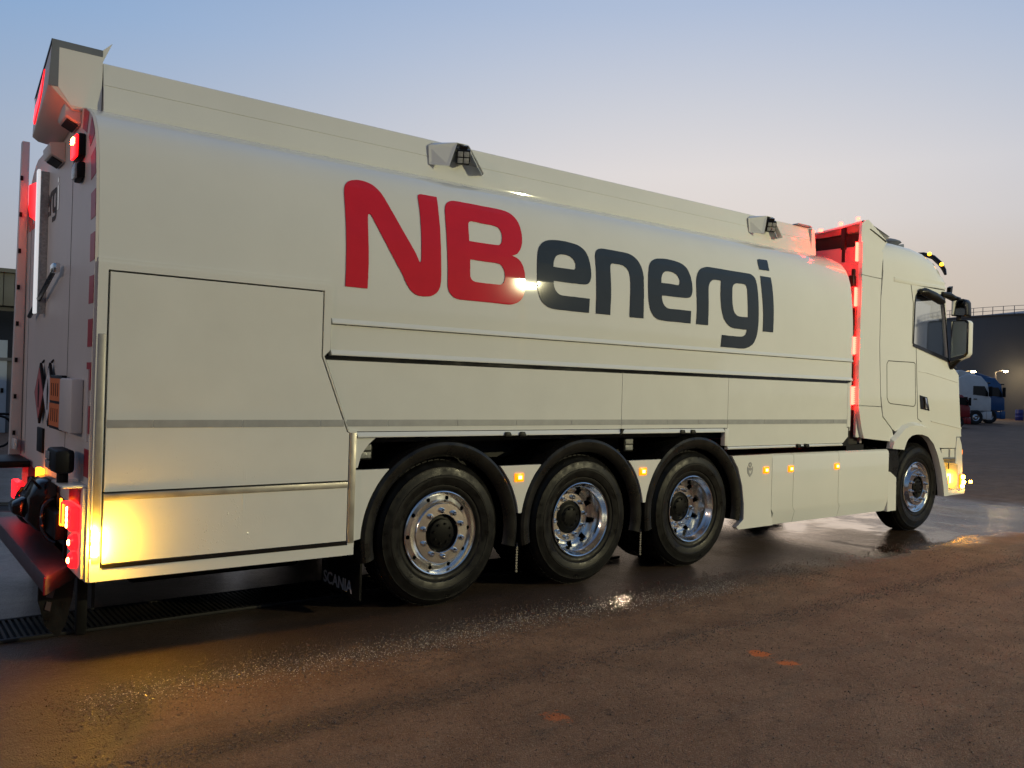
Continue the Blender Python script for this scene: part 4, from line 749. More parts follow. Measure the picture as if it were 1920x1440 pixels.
# work lamp on a stalk
wl = B().box(-2.50, -2.40, .08, .36, 1.02, 1.15).build('rear_work_lamp', 'black_metal', T, bevel=.02)
for a in (0, 1):
    for c in (0, 1): B().box(-2.508, -2.5, .235 + a * .055, .285 + a * .055, 1.035 + c * .052, 1.080 + c * .052).build('lens', 'lens_clear', wl, bevel=.004)
B().tube([(-2.44, .20, .96), (-2.44, .20, 1.03)], .03, 8).build('lamp_stalk', 'black_metal', T)
B().box(-2.47, -2.3465, .02, .36, .945, .960).build('lamp_shelf', 'white_paint', T, bevel=.003)
# tail lamp cluster
B().box(-2.37, -2.3465, .015, .40, .44, .944).build('lamp_board', 'rear_white', T, bevel=.006)
B().box(-2.376, -2.3705, .06, .36, .845, .930).build('rear_reflector', 'red_reflector', T, bevel=.002)
tl = B().box(-2.42, -2.3705, .05, .36, .70, .835).build('tail_lamp', 'red_lens', T, bevel=.012)
for k in range(4): B().lathe([(0, -.006), (.013, -.003), (.016, .003), (.0, .003)], 0, 0, 0, 12, closed=False).xform(Matrix.Translation((-2.421, .155, .723 + k * .03)) @ Matrix.Rotation(rad(-90), 4, 'Z')).build('led', 'red_bulb', tl)
B().box(-2.426, -2.4205, .235, .265, .705, .83).build('light_bar', 'orange_slit', tl, bevel=.002)
B().box(-2.41, -2.40, .405, .44, .68, .84).build('light_bar', 'orange_slit', tl, bevel=.004)
B().box(-2.40, -2.36, 1.30, 1.34, .80, .93).build('far_tail_lamp', 'orange_slit', T, bevel=.01)
B().box(-2.40, -2.36, 1.38, 1.42, .80, .93).build('far_tail_lamp', 'orange_slit', T, bevel=.01)
B().box(-2.41, -2.36, 2.16, 2.45, .60, .74).build('far_tail_lamp', 'red_lens', T, bevel=.01)
for z in (.63, .53):
    r_ = B().lathe([(0, -.022), (.035, -.02), (.047, -.005), (.047, .02), (0, .02)], 0, 0, 0, 24, closed=False).xform(Matrix.Translation((-2.39, .13, z)) @ Matrix.Rotation(rad(-90), 4, 'Z')).build('round_lamp', 'red_lens', T)
    B().lathe([(0, -.03), (.012, -.027), (.018, -.02), (0, -.02)], 0, 0, 0, 14, closed=False).xform(Matrix.Translation((-2.391, .13, z)) @ Matrix.Rotation(rad(-90), 4, 'Z')).build('bulb', 'red_bulb', r_)
# flashing side indicator at the corner
for z in (.600, .680):
    ib = B().box(-2.330, -2.296, -.060, -.0205, z - .028, z + .028).build('side_indicator', 'amber_flash', T, bevel=.008)
B().box(-2.336, -2.332, -.055, -.0205, .56, .72).build('indicator_bracket', 'brushed_steel', T)

# underrun guard, coupling and hoses
B().prism([(-2.525, .10), (-2.285, .50), (-2.285, 2.42), (-2.525, 2.42)], .35, .455, 'z').build('underrun_beam', 'beam_mauve', T, bevel=.008)
B().prism([(-2.527, .105), (-2.289, .505), (-2.296, .51), (-2.533, .112)], .355, .45, 'z').build('beam_end_plate', 'red_reflector', T)
for y in (.55, 2.0): B().box(-2.36, -2.30, y, y + .05, .45, .80).build('beam_hanger', 'black_metal', T, bevel=.005)
fp = B().prism([(-2.40, .02), (-2.47, .10), (-2.51, .25), (-2.51, .36), (-2.32, .36), (-2.33, .25), (-2.36, .10)], .42, .44).build('spray_flap', 'rubber', T)
for q in ([(-2.47, .27), (-2.455, .32), (-2.42, .32), (-2.435, .26)], [(-2.475, .20), (-2.465, .245), (-2.44, .235), (-2.447, .185)]):
    B().prism(q, .412, .419).build('flap_mark', 'beam_mauve', T)
B().box(-2.275, -2.215, .58, .64, GZ + .001, .44).build('landing_leg', 'black_metal', T, bevel=.008)
cj = B().prism([(-2.53, .66), (-2.52, .80), (-2.46, .90), (-2.36, .92), (-2.36, .60), (-2.46, .58)], .80, 1.12).build('tow_coupling', 'black_gloss', T, bevel=.03)
B().prism([(-2.60, .70), (-2.60, .76), (-2.52, .80), (-2.52, .66)], .88, 1.04).build('coupling_jaw', 'black_gloss', cj, bevel=.02)
B().tube([(-2.46, 1.12, .70), (-2.50, 1.6, .64), (-2.56, 2.1, .58)], [.04, .035, .035], 12).build('coupling_arm', 'black_gloss', cj)
B().tube([(-2.46, .80, .86), (-2.52, .74, .93), (-2.55, .74, .86)], .010, 8).build('coupling_lever', 'black_gloss', cj)
B().box(-2.42, -2.36, .50, 1.95, .58, .74).build('rear_crossmember', 'black_metal', T, bevel=.01)
for k, (y, dz) in enumerate(((.70, 0), (1.35, .03), (1.62, -.02))):
    pts = [(-2.40 - .07 * math.sin(t * math.pi) * (1 + .15 * k), y - .10 * t, .80 + dz - .24 * t + .03 * math.sin(t * 6)) for t in np.linspace(0, 1, 14)]
    B().tube(pts, .012, 8).build('air_hose', 'black_gloss', T)
B().box(-2.56, -2.36, 1.9, 2.46, .88, .93).build('cable_arm', 'black_metal', T, bevel=.008)

# --- mudguards, fillers, wheels
AX = [0.0, 1.36, 2.72]
for i, cx in enumerate(AX):
    a0, a1 = -13, 193
    B().lathe([(.556, .034), (.570, .012), (.600, -.004), (.640, -.008), (.660, .002), (.670, .03), (.670, .46), (.655, .46), (.655, .06), (.57, .045)], cx, .5, 0, 44, a0, a1).build('mudguard', 'guard_black', T, angle=30)
    B().lathe([(.645, .5), (.645, 2.05), (.655, 2.05), (.655, .5)], cx, .5, 0, 24, 10, 170).build('inner_guard', 'black_metal', T)
def arc(cx, r, a0, a1, n=12): return [(cx + r * math.cos(rad(a0 + (a1 - a0) * k / (n - 1))), .5 + r * math.sin(rad(a0 + (a1 - a0) * k / (n - 1)))) for k in range(n)]
R_ = .674
def filler(x0, x1, top):
    a = math.degrees(math.asin((top - .5) / R_)); tip = math.degrees(math.acos(min(1, (x1 - x0) / 2 / R_)))
    p1 = arc(x0, R_, a, max(tip, 9), 12); p2 = arc(x1, R_, 180 - max(tip, 9), 180 - a, 12)
    return p1 + p2
for k in (0, 1):
    f_ = plate('wheel_filler', [filler(AX[k], AX[k + 1], .972)], -.006, .03, 'white_panel', T)
pa = arc(0, R_, 180 - math.degrees(math.asin((.985 - .5) / R_)), 178, 14)
plate('wheel_filler', [[(-.722, .985)] + pa + [(-.722, .515)]], -.006, .03, 'white_panel', T)
plate('arch_corner', [[(-.722, 1.0), (-.722, 1.20), (-.575, 1.20), (-.63, 1.155), (-.68, 1.09), (-.705, 1.0)]], .0, .03, 'white_panel', T)
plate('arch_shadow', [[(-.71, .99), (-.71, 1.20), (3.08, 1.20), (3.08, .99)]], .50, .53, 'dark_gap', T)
# small amber side markers
def marker(x, z, y=-.006):
    h = B().box(x - .042, x + .042, y - .012, y + .002, z - .032, z + .032).build('side_marker', 'amber_lens', T, bevel=.005)
    B().box(x - .014, x + .018, y - .017, y - .0125, z - .012, z + .013).build('bulb', 'amber_core', h, bevel=.003)
for x, z in ((.66, .880), (2.01, .875)): marker(x, z)

tyre_prof = [(.292, .045), (.300, .012), (.318, .0), (.330, -.006), (.345, -.005), (.352, -.014), (.372, -.021), (.395, -.025), (.398, -.028), (.412, -.028), (.415, -.024), (.44, -.020), (.462, -.010), (.470, -.011), (.474, -.003), (.492, .010), (.506, .030), (.511, .052), (.514, .075),
             (.514, .095), (.503, .097), (.503, .107), (.514, .109), (.515, .142), (.503, .144), (.503, .154), (.515, .156), (.515, .19), (.503, .192), (.503, .202), (.514, .204), (.512, .235), (.505, .26), (.485, .285), (.44, .31), (.36, .315), (.30, .29)]
tyre_prof = [(r if r < .31 else r + .014 * (r - .31) / .2, y) for r, y in tyre_prof]
rim_convex = [(.303, .004), (.304, -.004), (.298, -.008), (.290, -.004), (.286, .008), (.280, .022), (.268, .030), (.240, .026), (.228, .012), (.221, -.012), (.214, -.020), (.140, -.022), (.136, -.018), (.136, .02), (.22, .03), (.23, .07), (.27, .10), (.292, .10)]
rim_deep = [(.303, .004), (.304, -.004), (.298, -.008), (.291, -.003), (.285, .012), (.276, .030), (.268, .052), (.262, .058), (.255, .10), (.250, .142), (.243, .162), (.228, .172), (.212, .166), (.202, .150), (.196, .146), (.140, .146), (.136, .15), (.136, .18), (.20, .185), (.24, .21), (.262, .20), (.27, .10), (.292, .07)]
def lathe_mesh(prof, seg=72):
    b = B().lathe(prof, 0, 0, 0, seg); me = bpy.data.meshes.new('t'); bm = bmesh.new(); vv = [bm.verts.new(v) for v in b.v]
    for f in b.f: bm.faces.new([vv[i] for i in f])
    bmesh.ops.recalc_face_normals(bm, faces=bm.faces); bm.to_mesh(me); bm.free(); return me
def holed(prof, r, hr, n, off=0):
    me = lathe_mesh(prof); o = bpy.data.objects.new('t', me); COL.objects.link(o)
    c = B()
    for k in range(n):
        a = 2 * math.pi * (k + off) / n; c.tube([(r * math.cos(a), -.2, r * math.sin(a)), (r * math.cos(a), .4, r * math.sin(a))], hr, 20)
    co = c.build('t', 'alloy'); md = o.modifiers.new('b', 'BOOLEAN'); md.object = co; md.operation = 'DIFFERENCE'; md.solver = 'EXACT'
    dg = bpy.context.evaluated_depsgraph_get(); m2 = bpy.data.meshes.new_from_object(o.evaluated_get(dg))
    bpy.data.objects.remove(o); bpy.data.objects.remove(co); return m2
def finish(me, m):
    for p in me.polygons: p.use_smooth = True
    me.set_sharp_from_angle(angle=rad(32)); me.materials.clear(); me.materials.append(MATS[m]); return me
def tyre_mesh():
    me = lathe_mesh(tyre_prof, 96); bm = bmesh.new(); bm.from_mesh(me)
    for k in range(64):                                     # tread blocks over both shoulders and lugs on the sidewall
        a = 2 * math.pi * k / 64
        for (r0, r1, y0, y1, w) in ((.505, .5315, .045, .093, .020), (.505, .5315, .206, .245, .020), (.505, .5325, .111, .140, .019), (.505, .5325, .158, .188, .019)):
            vs = []
            for rr, dy in ((r0, 0), (r1, 0)):
                for yy in (y0, y1):
                    for ww in (-w, w):
                        yq = yy if not (r0 < .49 and rr == r1) else yy + .012
                        if r0 < .49: yq = yy - .006 if rr == r0 else yy + .010
                        vs.append(bm.verts.new((rr * math.cos(a) - ww * math.sin(a), yq, rr * math.sin(a) + ww * math.cos(a))))
            for f in ((0, 1, 3, 2), (4, 6, 7, 5), (0, 4, 5, 1), (2, 3, 7, 6), (0, 2, 6, 4), (1, 5, 7, 3)): bm.faces.new([vs[i] for i in f])
    bmesh.ops.recalc_face_normals(bm, faces=bm.faces); bm.to_mesh(me); bm.free(); return me
ME_tyre = finish(tyre_mesh(), 'rubber')
ME_convex = finish(holed(rim_convex, .256, .0155, 10, .5), 'alloy')
ME_deep = finish(holed(rim_deep, .227, .026, 10, .5), 'alloy')
def nutmesh():
    b = B(); b.lathe([(0, -.042), (.007, -.041), (.012, -.034), (.0145, -.024), (.0165, -.020), (.0165, -.012), (.021, -.010), (.021, 0), (0, 0)], 0, 0, 0, 12, closed=False)
    o = b.build('t', 'chrome_nut'); me = o.data; bpy.data.objects.remove(o); return me
ME_nut = nutmesh()
def hubmesh(front):
    b = B()
    if front: b.lathe([(0, -.030), (.05, -.030), (.078, -.024), (.10, -.018), (.106, .004), (.134, .010), (.134, .1), (.0, .1)], 0, 0, 0, 40, closed=False)
    else:
        b.lathe([(0, .118), (.06, .120), (.082, .126), (.092, .138), (.108, .142), (.118, .152), (.134, .158), (.134, .2), (.0, .2)], 0, 0, 0, 40, closed=False)
    for k in range(8):
        a = 2 * math.pi * k / 8; r = .072; y = -.024 if front else .124
        b.tube([(r * math.cos(a), y - .012, r * math.sin(a)), (r * math.cos(a), y + .005, r * math.sin(a))], .009, 6)
    b.lathe([(.135, .21), (.20, .21), (.235, .23), (.235, .30), (.1, .30)], 0, 0, 0, 40, closed=False)
    b.tube([(0, .2, 0), (0, .9, 0)], .09, 12)
    o = b.build('t', 'hub_black'); me = o.data; bpy.data.objects.remove(o); return me
ME_hub = {True: hubmesh(True), False: hubmesh(False)}
def wheel(cx, y, deep, rot, left=False, cz=.5):
    w = bpy.data.objects.new('wheel', ME_hub[not deep]); COL.objects.link(w)
    w.matrix_basis = Matrix.Translation((cx, y, cz)) @ Matrix.Rotation(math.pi if left else 0, 4, 'Z') @ Matrix.Rotation(rot, 4, 'Y'); base = w.matrix_basis.copy(); setp(w, T)
    def sub(n, me, M=Matrix.Identity(4)):
        o = bpy.data.objects.new(n, me); COL.objects.link(o); o.matrix_basis = base @ M; setp(o, w)
    sub('tyre', ME_tyre); sub('rim', ME_deep if deep else ME_convex)
    if not left:
        for k in range(10):
            a = 2 * math.pi * k / 10; sub('wheel_nut', ME_nut, Matrix.Translation((.1675 * math.cos(a), .146 if deep else -.021, .1675 * math.sin(a))))
    if deep:
        sub('inner_tyre', ME_tyre, Matrix.Translation((0, .34, 0)))
wheel(0, .05, False, .25); wheel(1.36, .05, True, .5); wheel(2.72, .05, True, .1); wheel(6.81, .06, False, .4)
for cx, dp, yy in ((0, False, 2.5), (1.36, True, 2.5), (2.72, True, 2.5), (6.81, False, 2.49)): wheel(cx, yy, dp, .3, True)
# mud flap with lettering
B().box(-.615, -.60, .09, .70, .075, .60).build('mud_flap', 'rubber', T, bevel=.003)
me = text_mesh('SCANIA', .115, .001)
bm = bmesh.new(); bm.from_mesh(me)
for v in bm.verts: v.co = Vector((-.618 + v.co.z, .43 - v.co.x * 1.12, .105 + v.co.y * 1.05))
bmesh.ops.recalc_face_normals(bm, faces=bm.faces); bm.to_mesh(me); bm.free(); link('flap_lettering', me, 'placard_white', T)
B().box(-.625, -.618, .075, .088, .09, .56).build('flap_edge', 'guard_black', T)
# chains and little lamps seen between the wheels
for cx in (.68, 2.04):
    ch = B()
    for k in range(11): ch.lathe([(.004, -.004), (.009, -.004), (.009, .004), (.004, .004)], cx + .02, .36 - k * .021, .045, 8)
    ch.build('guard_chain', 'brushed_steel', T)
for x in (-.56, 2.02):
    w_ = B().box(x - .06, x + .06, .18, .25, 1.03, 1.17).build('side_work_lamp', 'black_metal', T, bevel=.01)
    for c in (0, 1): B().box(x - .045, x + .045, .172, .18, 1.045 + c * .055, 1.09 + c * .055).build('lens', 'lens_clear', w_, bevel=.004)
ex = B().lathe([(0, -.06), (.05, -.045), (.07, 0), (.06, .04), (0, .06)], 1.80, 1.04, .25, 20, closed=False).build('air_valve', 'black_gloss', T)

# --- side fairing between the axles
fx = [(3.225, 3.845), (3.851, 4.205), (4.211, 5.025), (5.031, 6.05)]
fz0, fz1 = .268, .978
def fair(x0, x1, first=False):
    b = B()
    pr = [(.030, fz0), (.000, .395), (-.004, .43), (-.004, .93), (.004, .962), (.025, fz1), (.06, fz1), (.06, fz0)]
    if first:
        pts = [(3.19, .982), (3.30, .87), (3.37, .68), (3.405, .50), (3.41, .36), (3.30, .288), (3.345, .262), (3.92 - .07, .268), (3.845, .978)]
        return plate('fairing_panel', [[(3.22, .975), (3.315, .86), (3.385, .68), (3.418, .50), (3.42, .362), (3.315, .292), (3.345, .268), (3.885, .270), (3.847, .42), (3.845, .978)]], -.004, .05, 'cab_white', T)
    return b.prism(pr, x0, x1, 'x').build('fairing_panel', 'cab_white', T, angle=28)
fair(*fx[0], first=True)
for k, (x0, x1) in enumerate(fx[1:]):
    b = B(); pr = [(.034, fz0), (.004, .385), (-.004, .43), (-.004, .93), (.004, .962), (.025, fz1), (.06, fz1), (.06, fz0)]
    n_ = len(pr); vs = []
    for xx in (x0, x1):
        for y, z in pr: vs.append((xx + (.045 if z < .40 else 0) * (1 if xx < 6 else .2), y, z))
    b.add(vs, [(i, (i + 1) % n_, n_ + (i + 1) % n_, n_ + i) for i in range(n_)] + [tuple(range(n_)), tuple(range(n_, 2 * n_))])
    b.build('fairing_panel', 'cab_white', T, angle=28)
plate('fairing_tail', [[(6.058, .262), (6.058, .72), (6.10, .715), (6.235, .645), (6.245, .262)]], .0, .05, 'cab_white', T)
plate('fairing_back', [[(3.45, .30), (3.45, .95), (6.2, .95), (6.2, .30)]], .08, .10, 'dark_gap', T)
B().box(3.2, 6.2, .10, .7, .45, .97).box(3.2, 6.2, 1.85, 2.45, .45, .97).build('battery_and_tank_box', 'black_metal', T)
B().box(3.2, 6.2, 2.50, 2.55, .30, .97).build('far_fairing', 'cab_white', T)
for x, z in ((3.745, .824), (4.155, .822), (4.985, .820)): marker(x, z, -.004)
# shield badge
bd_ = plate('badge', [[(3.455, .868), (3.475, .848), (3.495, .862), (3.515, .848), (3.535, .868), (3.54, .84), (3.53, .80), (3.495, .765), (3.46, .80), (3.45, .84)]], -.007, -.004, 'grey_strip', T)
B().lathe([(.012, -.008), (.024, -.008), (.024, -.0045), (.012, -.0045)], 3.495, .885, 0, 16).build('badge_ring', 'grey_strip', T)
plate('badge_mark', [[(3.475, .835), (3.495, .822), (3.515, .835), (3.51, .81), (3.495, .795), (3.48, .81)]], -.0085, -.0071, 'cab_white', T)
B().box(5.15, 5.26, .03, .10, 1.03, 1.22).build('corner_stop', 'black_metal', T)

# --- work lamps in little hoods on the coaming
def hood(x, s=1.0):
    A, Bq, C, D = (x, .478, 3.40), (x, .460, 3.255), (x + .21, .395, 3.445), (x + .12, .36, 3.245)
    E_, F, G, H = (x + .31, .395, 3.445), (x + .44, .36, 3.245), (x + .40, .487, 3.44), (x + .50, .460, 3.255)
    def quad(n, p, m='white_paint'):
        c = sum((Vector(q) for q in p), Vector()) / 4; nn = (Vector(p[1]) - Vector(p[0])).cross(Vector(p[2]) - Vector(p[0])).normalized() * .006
        vs = [tuple(Vector(q)) for q in p] + [tuple(Vector(q) + nn) for q in p]
        return B().add(vs, [(0, 1, 2, 3), (7, 6, 5, 4)] + [(i, (i + 1) % 4, 4 + (i + 1) % 4, 4 + i) for i in range(4)]).build(n, m, T)
    quad('lamp_hood', (A, Bq, D, C)); quad('lamp_hood', (E_, F, H, G))
    quad('lamp_hood', (A, C, (x + .22, .49, 3.447), (x + .05, .482, 3.43)))
    quad('lamp_hood', (C, E_, G, (x + .22, .49, 3.447)))
    lam = B().box(-.055, .055, -.05, .05, -.06, .06); M = Matrix.Translation((x + .27, .405, 3.355)) @ Matrix.Rotation(rad(-28), 4, 'Z') @ Matrix.Rotation(rad(22), 4, 'X')
    lo = lam.xform(M).build('work_lamp', 'black_gloss', T, bevel=.012)
    for a in (-1, 1):
        for c in (-1, 1): B().box(a * .024 - .02, a * .024 + .02, -.056, -.05, c * .024 - .02, c * .024 + .02).xform(M).build('lens', 'lens_clear', lo, bevel=.004)
    B().box(-.03, .03, -.03, .03, .06, .085).xform(M).build('lamp_bracket', 'black_gloss', lo)
hood(.06); hood(3.98)

# ================================================================ cab
CY0, CY1 = .02, 2.53
def both(name, loops, y0, y1, m, far=True):
    o = plate(name, loops, y0, y1, m, T)
    if far: plate(name, loops, YL - y1, YL - y0, m, T)
    return o
# side deflectors behind the doors
both('side_deflector', [[(5.415, 2.928), (5.408, 3.285), (5.47, 3.275), (5.62, 3.245), (5.845, 3.225), (5.842, 3.19), (5.826, 3.06), (5.820, 2.922)]], .02, .06, 'cab_white')
both('side_deflector', [[(5.418, 1.478), (5.408, 1.89), (5.408, 2.3), (5.412, 2.66), (5.415, 2.921), (5.819, 2.915), (5.812, 2.69), (5.818, 2.15), (5.868, 1.60), (5.89, 1.47)]], .02, .06, 'cab_white')
both('side_deflector', [[(5.42, 1.471), (5.447, 1.388), (5.49, 1.24), (5.55, 1.110), (6.27, 1.055), (6.19, 1.11), (6.145, 1.198), (5.93, 1.345), (5.892, 1.463)]], .02, .06, 'cab_white')
B().box(5.45, 5.80, .062, .09, 1.12, 3.23).build('deflector_backing', 'cab_white', T)
# inner face of the gap, lit red by the strips
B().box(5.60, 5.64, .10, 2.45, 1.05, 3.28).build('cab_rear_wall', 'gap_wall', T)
# cab side with window opening
outline = [(5.858, 3.02), (5.826, 2.69), (5.832, 2.15), (5.882, 1.61), (5.944, 1.358), (6.155, 1.21), (6.22, 1.18), (6.35, 1.222), (6.58, 1.262), (6.88, 1.228), (7.11, 1.085), (7.20, .968), (7.70, .958), (7.712, 1.10), (7.845, 1.10), (7.80, 1.36), (7.758, 1.64), (7.728, 1.88), (7.64, 1.945), (7.50, 1.985), (7.44, 2.10), (7.345, 2.70), (7.305, 2.95), (7.29, 3.02)]
win = [(6.575, 2.225), (6.588, 2.70), (6.605, 2.79), (6.65, 2.842), (6.82, 2.862), (7.21, 2.845), (7.262, 2.80), (7.34, 2.52), (7.43, 2.085)]
both('cab_side', [outline, win], .02, .06, 'cab_white')
both('window_seal', [[(6.560, 2.212), (6.572, 2.71), (6.592, 2.80), (6.645, 2.857), (6.82, 2.877), (7.22, 2.860), (7.276, 2.806), (7.355, 2.52), (7.45, 2.062)], win], .012, .0195, 'black_gloss')
both('side_glass', [[(6.578, 2.23), (6.59, 2.70), (6.607, 2.788), (6.652, 2.84), (6.82, 2.86), (7.208, 2.843), (7.26, 2.798), (7.338, 2.52), (7.427, 2.09)]], .040, .044, 'glass')
# shadow line under the window, drawn as a dark strip, running to the mirror foot
plate('window_shadow_line', [[(6.56, 2.212), (7.45, 2.062), (7.64, 1.985), (7.66, 1.955), (7.44, 2.035), (6.56, 2.190)]], .006, .0195, 'black_gloss', T)
# pressed lines on the side: door shut line, hatch, sill of the roof, cab rear joint
def line(name, pts, w=.007, y=.0185, m='dark_gap'):
    b = B()
    for (x0, z0), (x1, z1) in zip(pts, pts[1:]):
        d = Vector((x1 - x0, z1 - z0)).normalized(); n_ = Vector((-d.y, d.x)) * w / 2
        b.prism([(x0 - n_.x, z0 - n_.y), (x1 - n_.x, z1 - n_.y), (x1 + n_.x, z1 + n_.y), (x0 + n_.x, z0 + n_.y)], y, y + .001)
    return b.build(name, m, T)
line('door_gap', [(7.30, 2.925), (6.475, 2.925), (6.545, 2.70), (6.548, 2.22)], .012)
line('door_gap', [(6.64, 2.185), (6.70, 1.60), (6.725, 1.33), (6.82, 1.29)], .010)
hat = [(6.02, 1.995), (6.60, 1.999), (6.63, 1.985), (6.665, 1.53), (6.655, 1.49), (6.62, 1.475), (6.10, 1.503), (6.05, 1.52), (6.015, 1.57), (5.99, 1.96), (6.02, 1.995)]
line('hatch_gap', hat, .009)
B().prism([(6.09, 2.915), (6.09, 2.968), (7.30, 2.972), (7.33, 2.94), (6.46, 2.914)], .0155, .0195).build('drip_rail', 'grey_strip' if False else 'cab_white', T, bevel=.001)
# shoulder crease on the door
B().prism([(6.72, 1.90), (6.9, 1.895), (7.70, 1.80), (7.71, 1.785), (6.9, 1.885), (6.72, 1.893)], .015, .0195).build('door_crease', 'cab_white', T)
B().prism([(7.05, 1.305), (7.83, 1.215), (7.83, 1.20), (7.05, 1.295)], .013, .0195).build('door_crease', 'cab_white', T)
# handle
hb = plate('door_handle', [[(6.755, 1.612), (6.935, 1.588), (7.0, 1.425), (6.785, 1.448)]], .014, .0195, 'black_gloss', T)
B().prism([(6.85, 1.585), (6.885, 1.58), (6.93, 1.445), (6.885, 1.45)], -.005, .013).build('grip', 'chrome_nut', hb, bevel=.003)
# front, windscreen, floor
B().strip([(7.845, 1.10), (7.80, 1.36), (7.758, 1.64), (7.728, 1.88), (7.64, 1.945), (7.50, 1.985)], .03, 2.52, 'y').build('front_panel', 'cab_white', T)
B().prism([(7.50, 1.99), (7.31, 2.95), (7.30, 2.95), (7.49, 1.99)], .07, 2.48).build('windscreen', 'glass', T)
B().box(5.86, 7.70, .07, 2.48, 1.22, 1.26).build('cab_floor', 'black_metal', T)
# roof cap
st = [(5.85, 3.345, 0), (6.0, 3.385, 0), (6.25, 3.41, 0), (6.6, 3.405, 0), (6.9, 3.37, .005), (7.1, 3.32, .015), (7.22, 3.265, .03), (7.31, 3.19, .05), (7.36, 3.11, .07), (7.375, 3.04, .085)]
vs = []; nn_ = 0
for x, zt, ins in st:
    half = [(.02 + ins * .3, 3.018), (.022 + ins * .6, 3.018 + (zt - 3.018) * .30), (.034 + ins, 3.018 + (zt - 3.018) * .55), (.062 + ins, 3.018 + (zt - 3.018) * .75), (.11 + ins, 3.018 + (zt - 3.018) * .89), (.19 + ins, 3.018 + (zt - 3.018) * .97), (.36 + ins, zt), (.8, zt + .02)]
    row = half + [(YL - y, z) for y, z in half[::-1]]; nn_ = len(row); vs += [(x, y, z) for y, z in row]
fs = [(k * nn_ + i, k * nn_ + i + 1, (k + 1) * nn_ + i + 1, (k + 1) * nn_ + i) for k in range(len(st) - 1) for i in range(nn_ - 1)]
fs += [tuple(range(nn_)), tuple(range((len(st) - 1) * nn_, len(st) * nn_))[::-1]]
B().add(vs, fs).build('cab_roof', 'cab_white', T, angle=50)
# interior
B().box(6.35, 6.5, .12, 2.43, 1.3, 2.95).build('bunk_curtain', 'interior_pale', T)
B().box(6.5, 7.28, .1, 2.45, 2.80, 2.96).build('headliner', 'interior_dark', T, bevel=.03)
for y in (.35, 1.65):
    se = B().prism([(6.55, 1.5), (6.60, 2.35), (6.72, 2.62), (6.80, 2.60), (6.78, 2.30), (6.86, 1.72), (7.1, 1.70), (7.12, 1.55)], y, y + .55).build('seat', 'interior_pale', T, bevel=.05)
    B().box(6.66, 6.76, y + .14, y + .42, 2.55, 2.78).build('head_rest', 'interior_dark', se, bevel=.03)
B().box(7.2, 7.5, .1, 2.45, 1.5, 2.02).build('dashboard', 'interior_dark', T, bevel=.05)
B().prism([(6.56, 2.40), (6.56, 2.95), (7.30, 2.95), (6.95, 2.80), (6.72, 2.66)], 2.40, 2.42).build('far_shade', 'interior_dark', T)

# wind shade, mirrors
B().tube([(6.645, -.012, 2.845), (6.72, -.018, 2.852), (6.95, -.024, 2.815), (7.12, -.024, 2.775), (7.19, -.02, 2.765)], [.03, .05, .055, .05, .03], 12).build('wind_shade', 'guard_black', T)
B().tube([(7.22, .01, 2.87), (7.35, -.01, 2.86), (7.47, -.02, 2.83), (7.50, -.06, 2.80)], [.03, .045, .04, .05], 10).build('mirror_arm', 'guard_black', T)
B().prism([(7.40, 2.87), (7.42, 2.97), (7.47, 2.99), (7.44, 2.85)], .0, .05).build('camera_stub', 'guard_black', T)
def mirror(y0, y1, z0, z1, cut):
    pr = [(y1, z0 + cut), (y1, z1 - .0), (y0 + .03, z1), (y0, z1 - .03), (y0, z0 + .04), (y0 + .03, z0)] if cut else [(y1, z0 + .02), (y1, z1), (y0 + .04, z1 - .01), (y0 + .01, z1 - .05), (y0, z0 + .02), (y0 + .02, z0)]
    h = B().prism(pr, 7.46, 7.58, 'x').build('mirror_housing', 'cab_white' if cut else 'guard_black', T, bevel=.02)
    ip = [(y + (.018 if y < (y0 + y1) / 2 else -.012), z + (.018 if z < (z0 + z1) / 2 else -.018)) for y, z in pr]
    B().prism(pr, 7.44, 7.459, 'x').build('mirror_bezel', 'black_gloss', h, bevel=.008)
    B().prism(ip, 7.436, 7.4395, 'x').build('mirror_glass', 'mirror', h)
mirror(-.19, .0, 2.595, 2.83, 0)
mirror(-.215, .0, 2.10, 2.56, -.08)
B().tube([(7.5, -.06, 2.54), (7.5, -.07, 2.62)], .03, 8).build('mirror_link', 'guard_black', T)
B().tube([(7.50, -.10, 2.12), (7.49, -.02, 2.03), (7.52, .03, 1.98)], .045, 10).build('mirror_foot', 'guard_black', T)

# front wheel arch
ao = [(6.085, .985), (6.115, 1.065), (6.21, 1.12), (6.35, 1.212), (6.47, 1.243), (6.58, 1.252), (6.74, 1.245), (6.88, 1.215), (7.0, 1.155), (7.11, 1.07), (7.20, .955), (7.28, .835), (7.36, .70), (7.41, .60), (7.44, .48), (7.455, .37)]
ai = [(7.335, .37), (7.31, .50), (7.245, .70), (7.15, .88), (7.03, 1.03), (6.90, 1.11), (6.75, 1.142), (6.62, 1.145), (6.52, 1.132), (6.44, 1.10), (6.39, 1.05), (6.345, .968)]
plate('wheel_arch', [ao + ai], -.03, .05, 'cab_white', T)
ar = B(); n_ = len(ao)
ar.add([(x, -.03, z) for x, z in ao] + [(x, .02, z + (.035 if z > .9 else 0)) for x, z in ao], [(i, i + 1, n_ + i + 1, n_ + i) for i in range(n_ - 1)]); ar.build('arch_shoulder', 'cab_white', T)
li = B(); n_ = len(ai)
li.add([(x, .05, z) for x, z in ai] + [(x, .75, z) for x, z in ai], [(i, i + 1, n_ + i + 1, n_ + i) for i in range(n_ - 1)]); li.build('arch_liner', 'dark_gap', T)
plate('arch_tail_flap', [[(6.06, .60), (6.06, .975), (6.33, .962), (6.36, .80), (6.30, .62), (6.22, .655)]], .04, .06, 'guard_black', T)
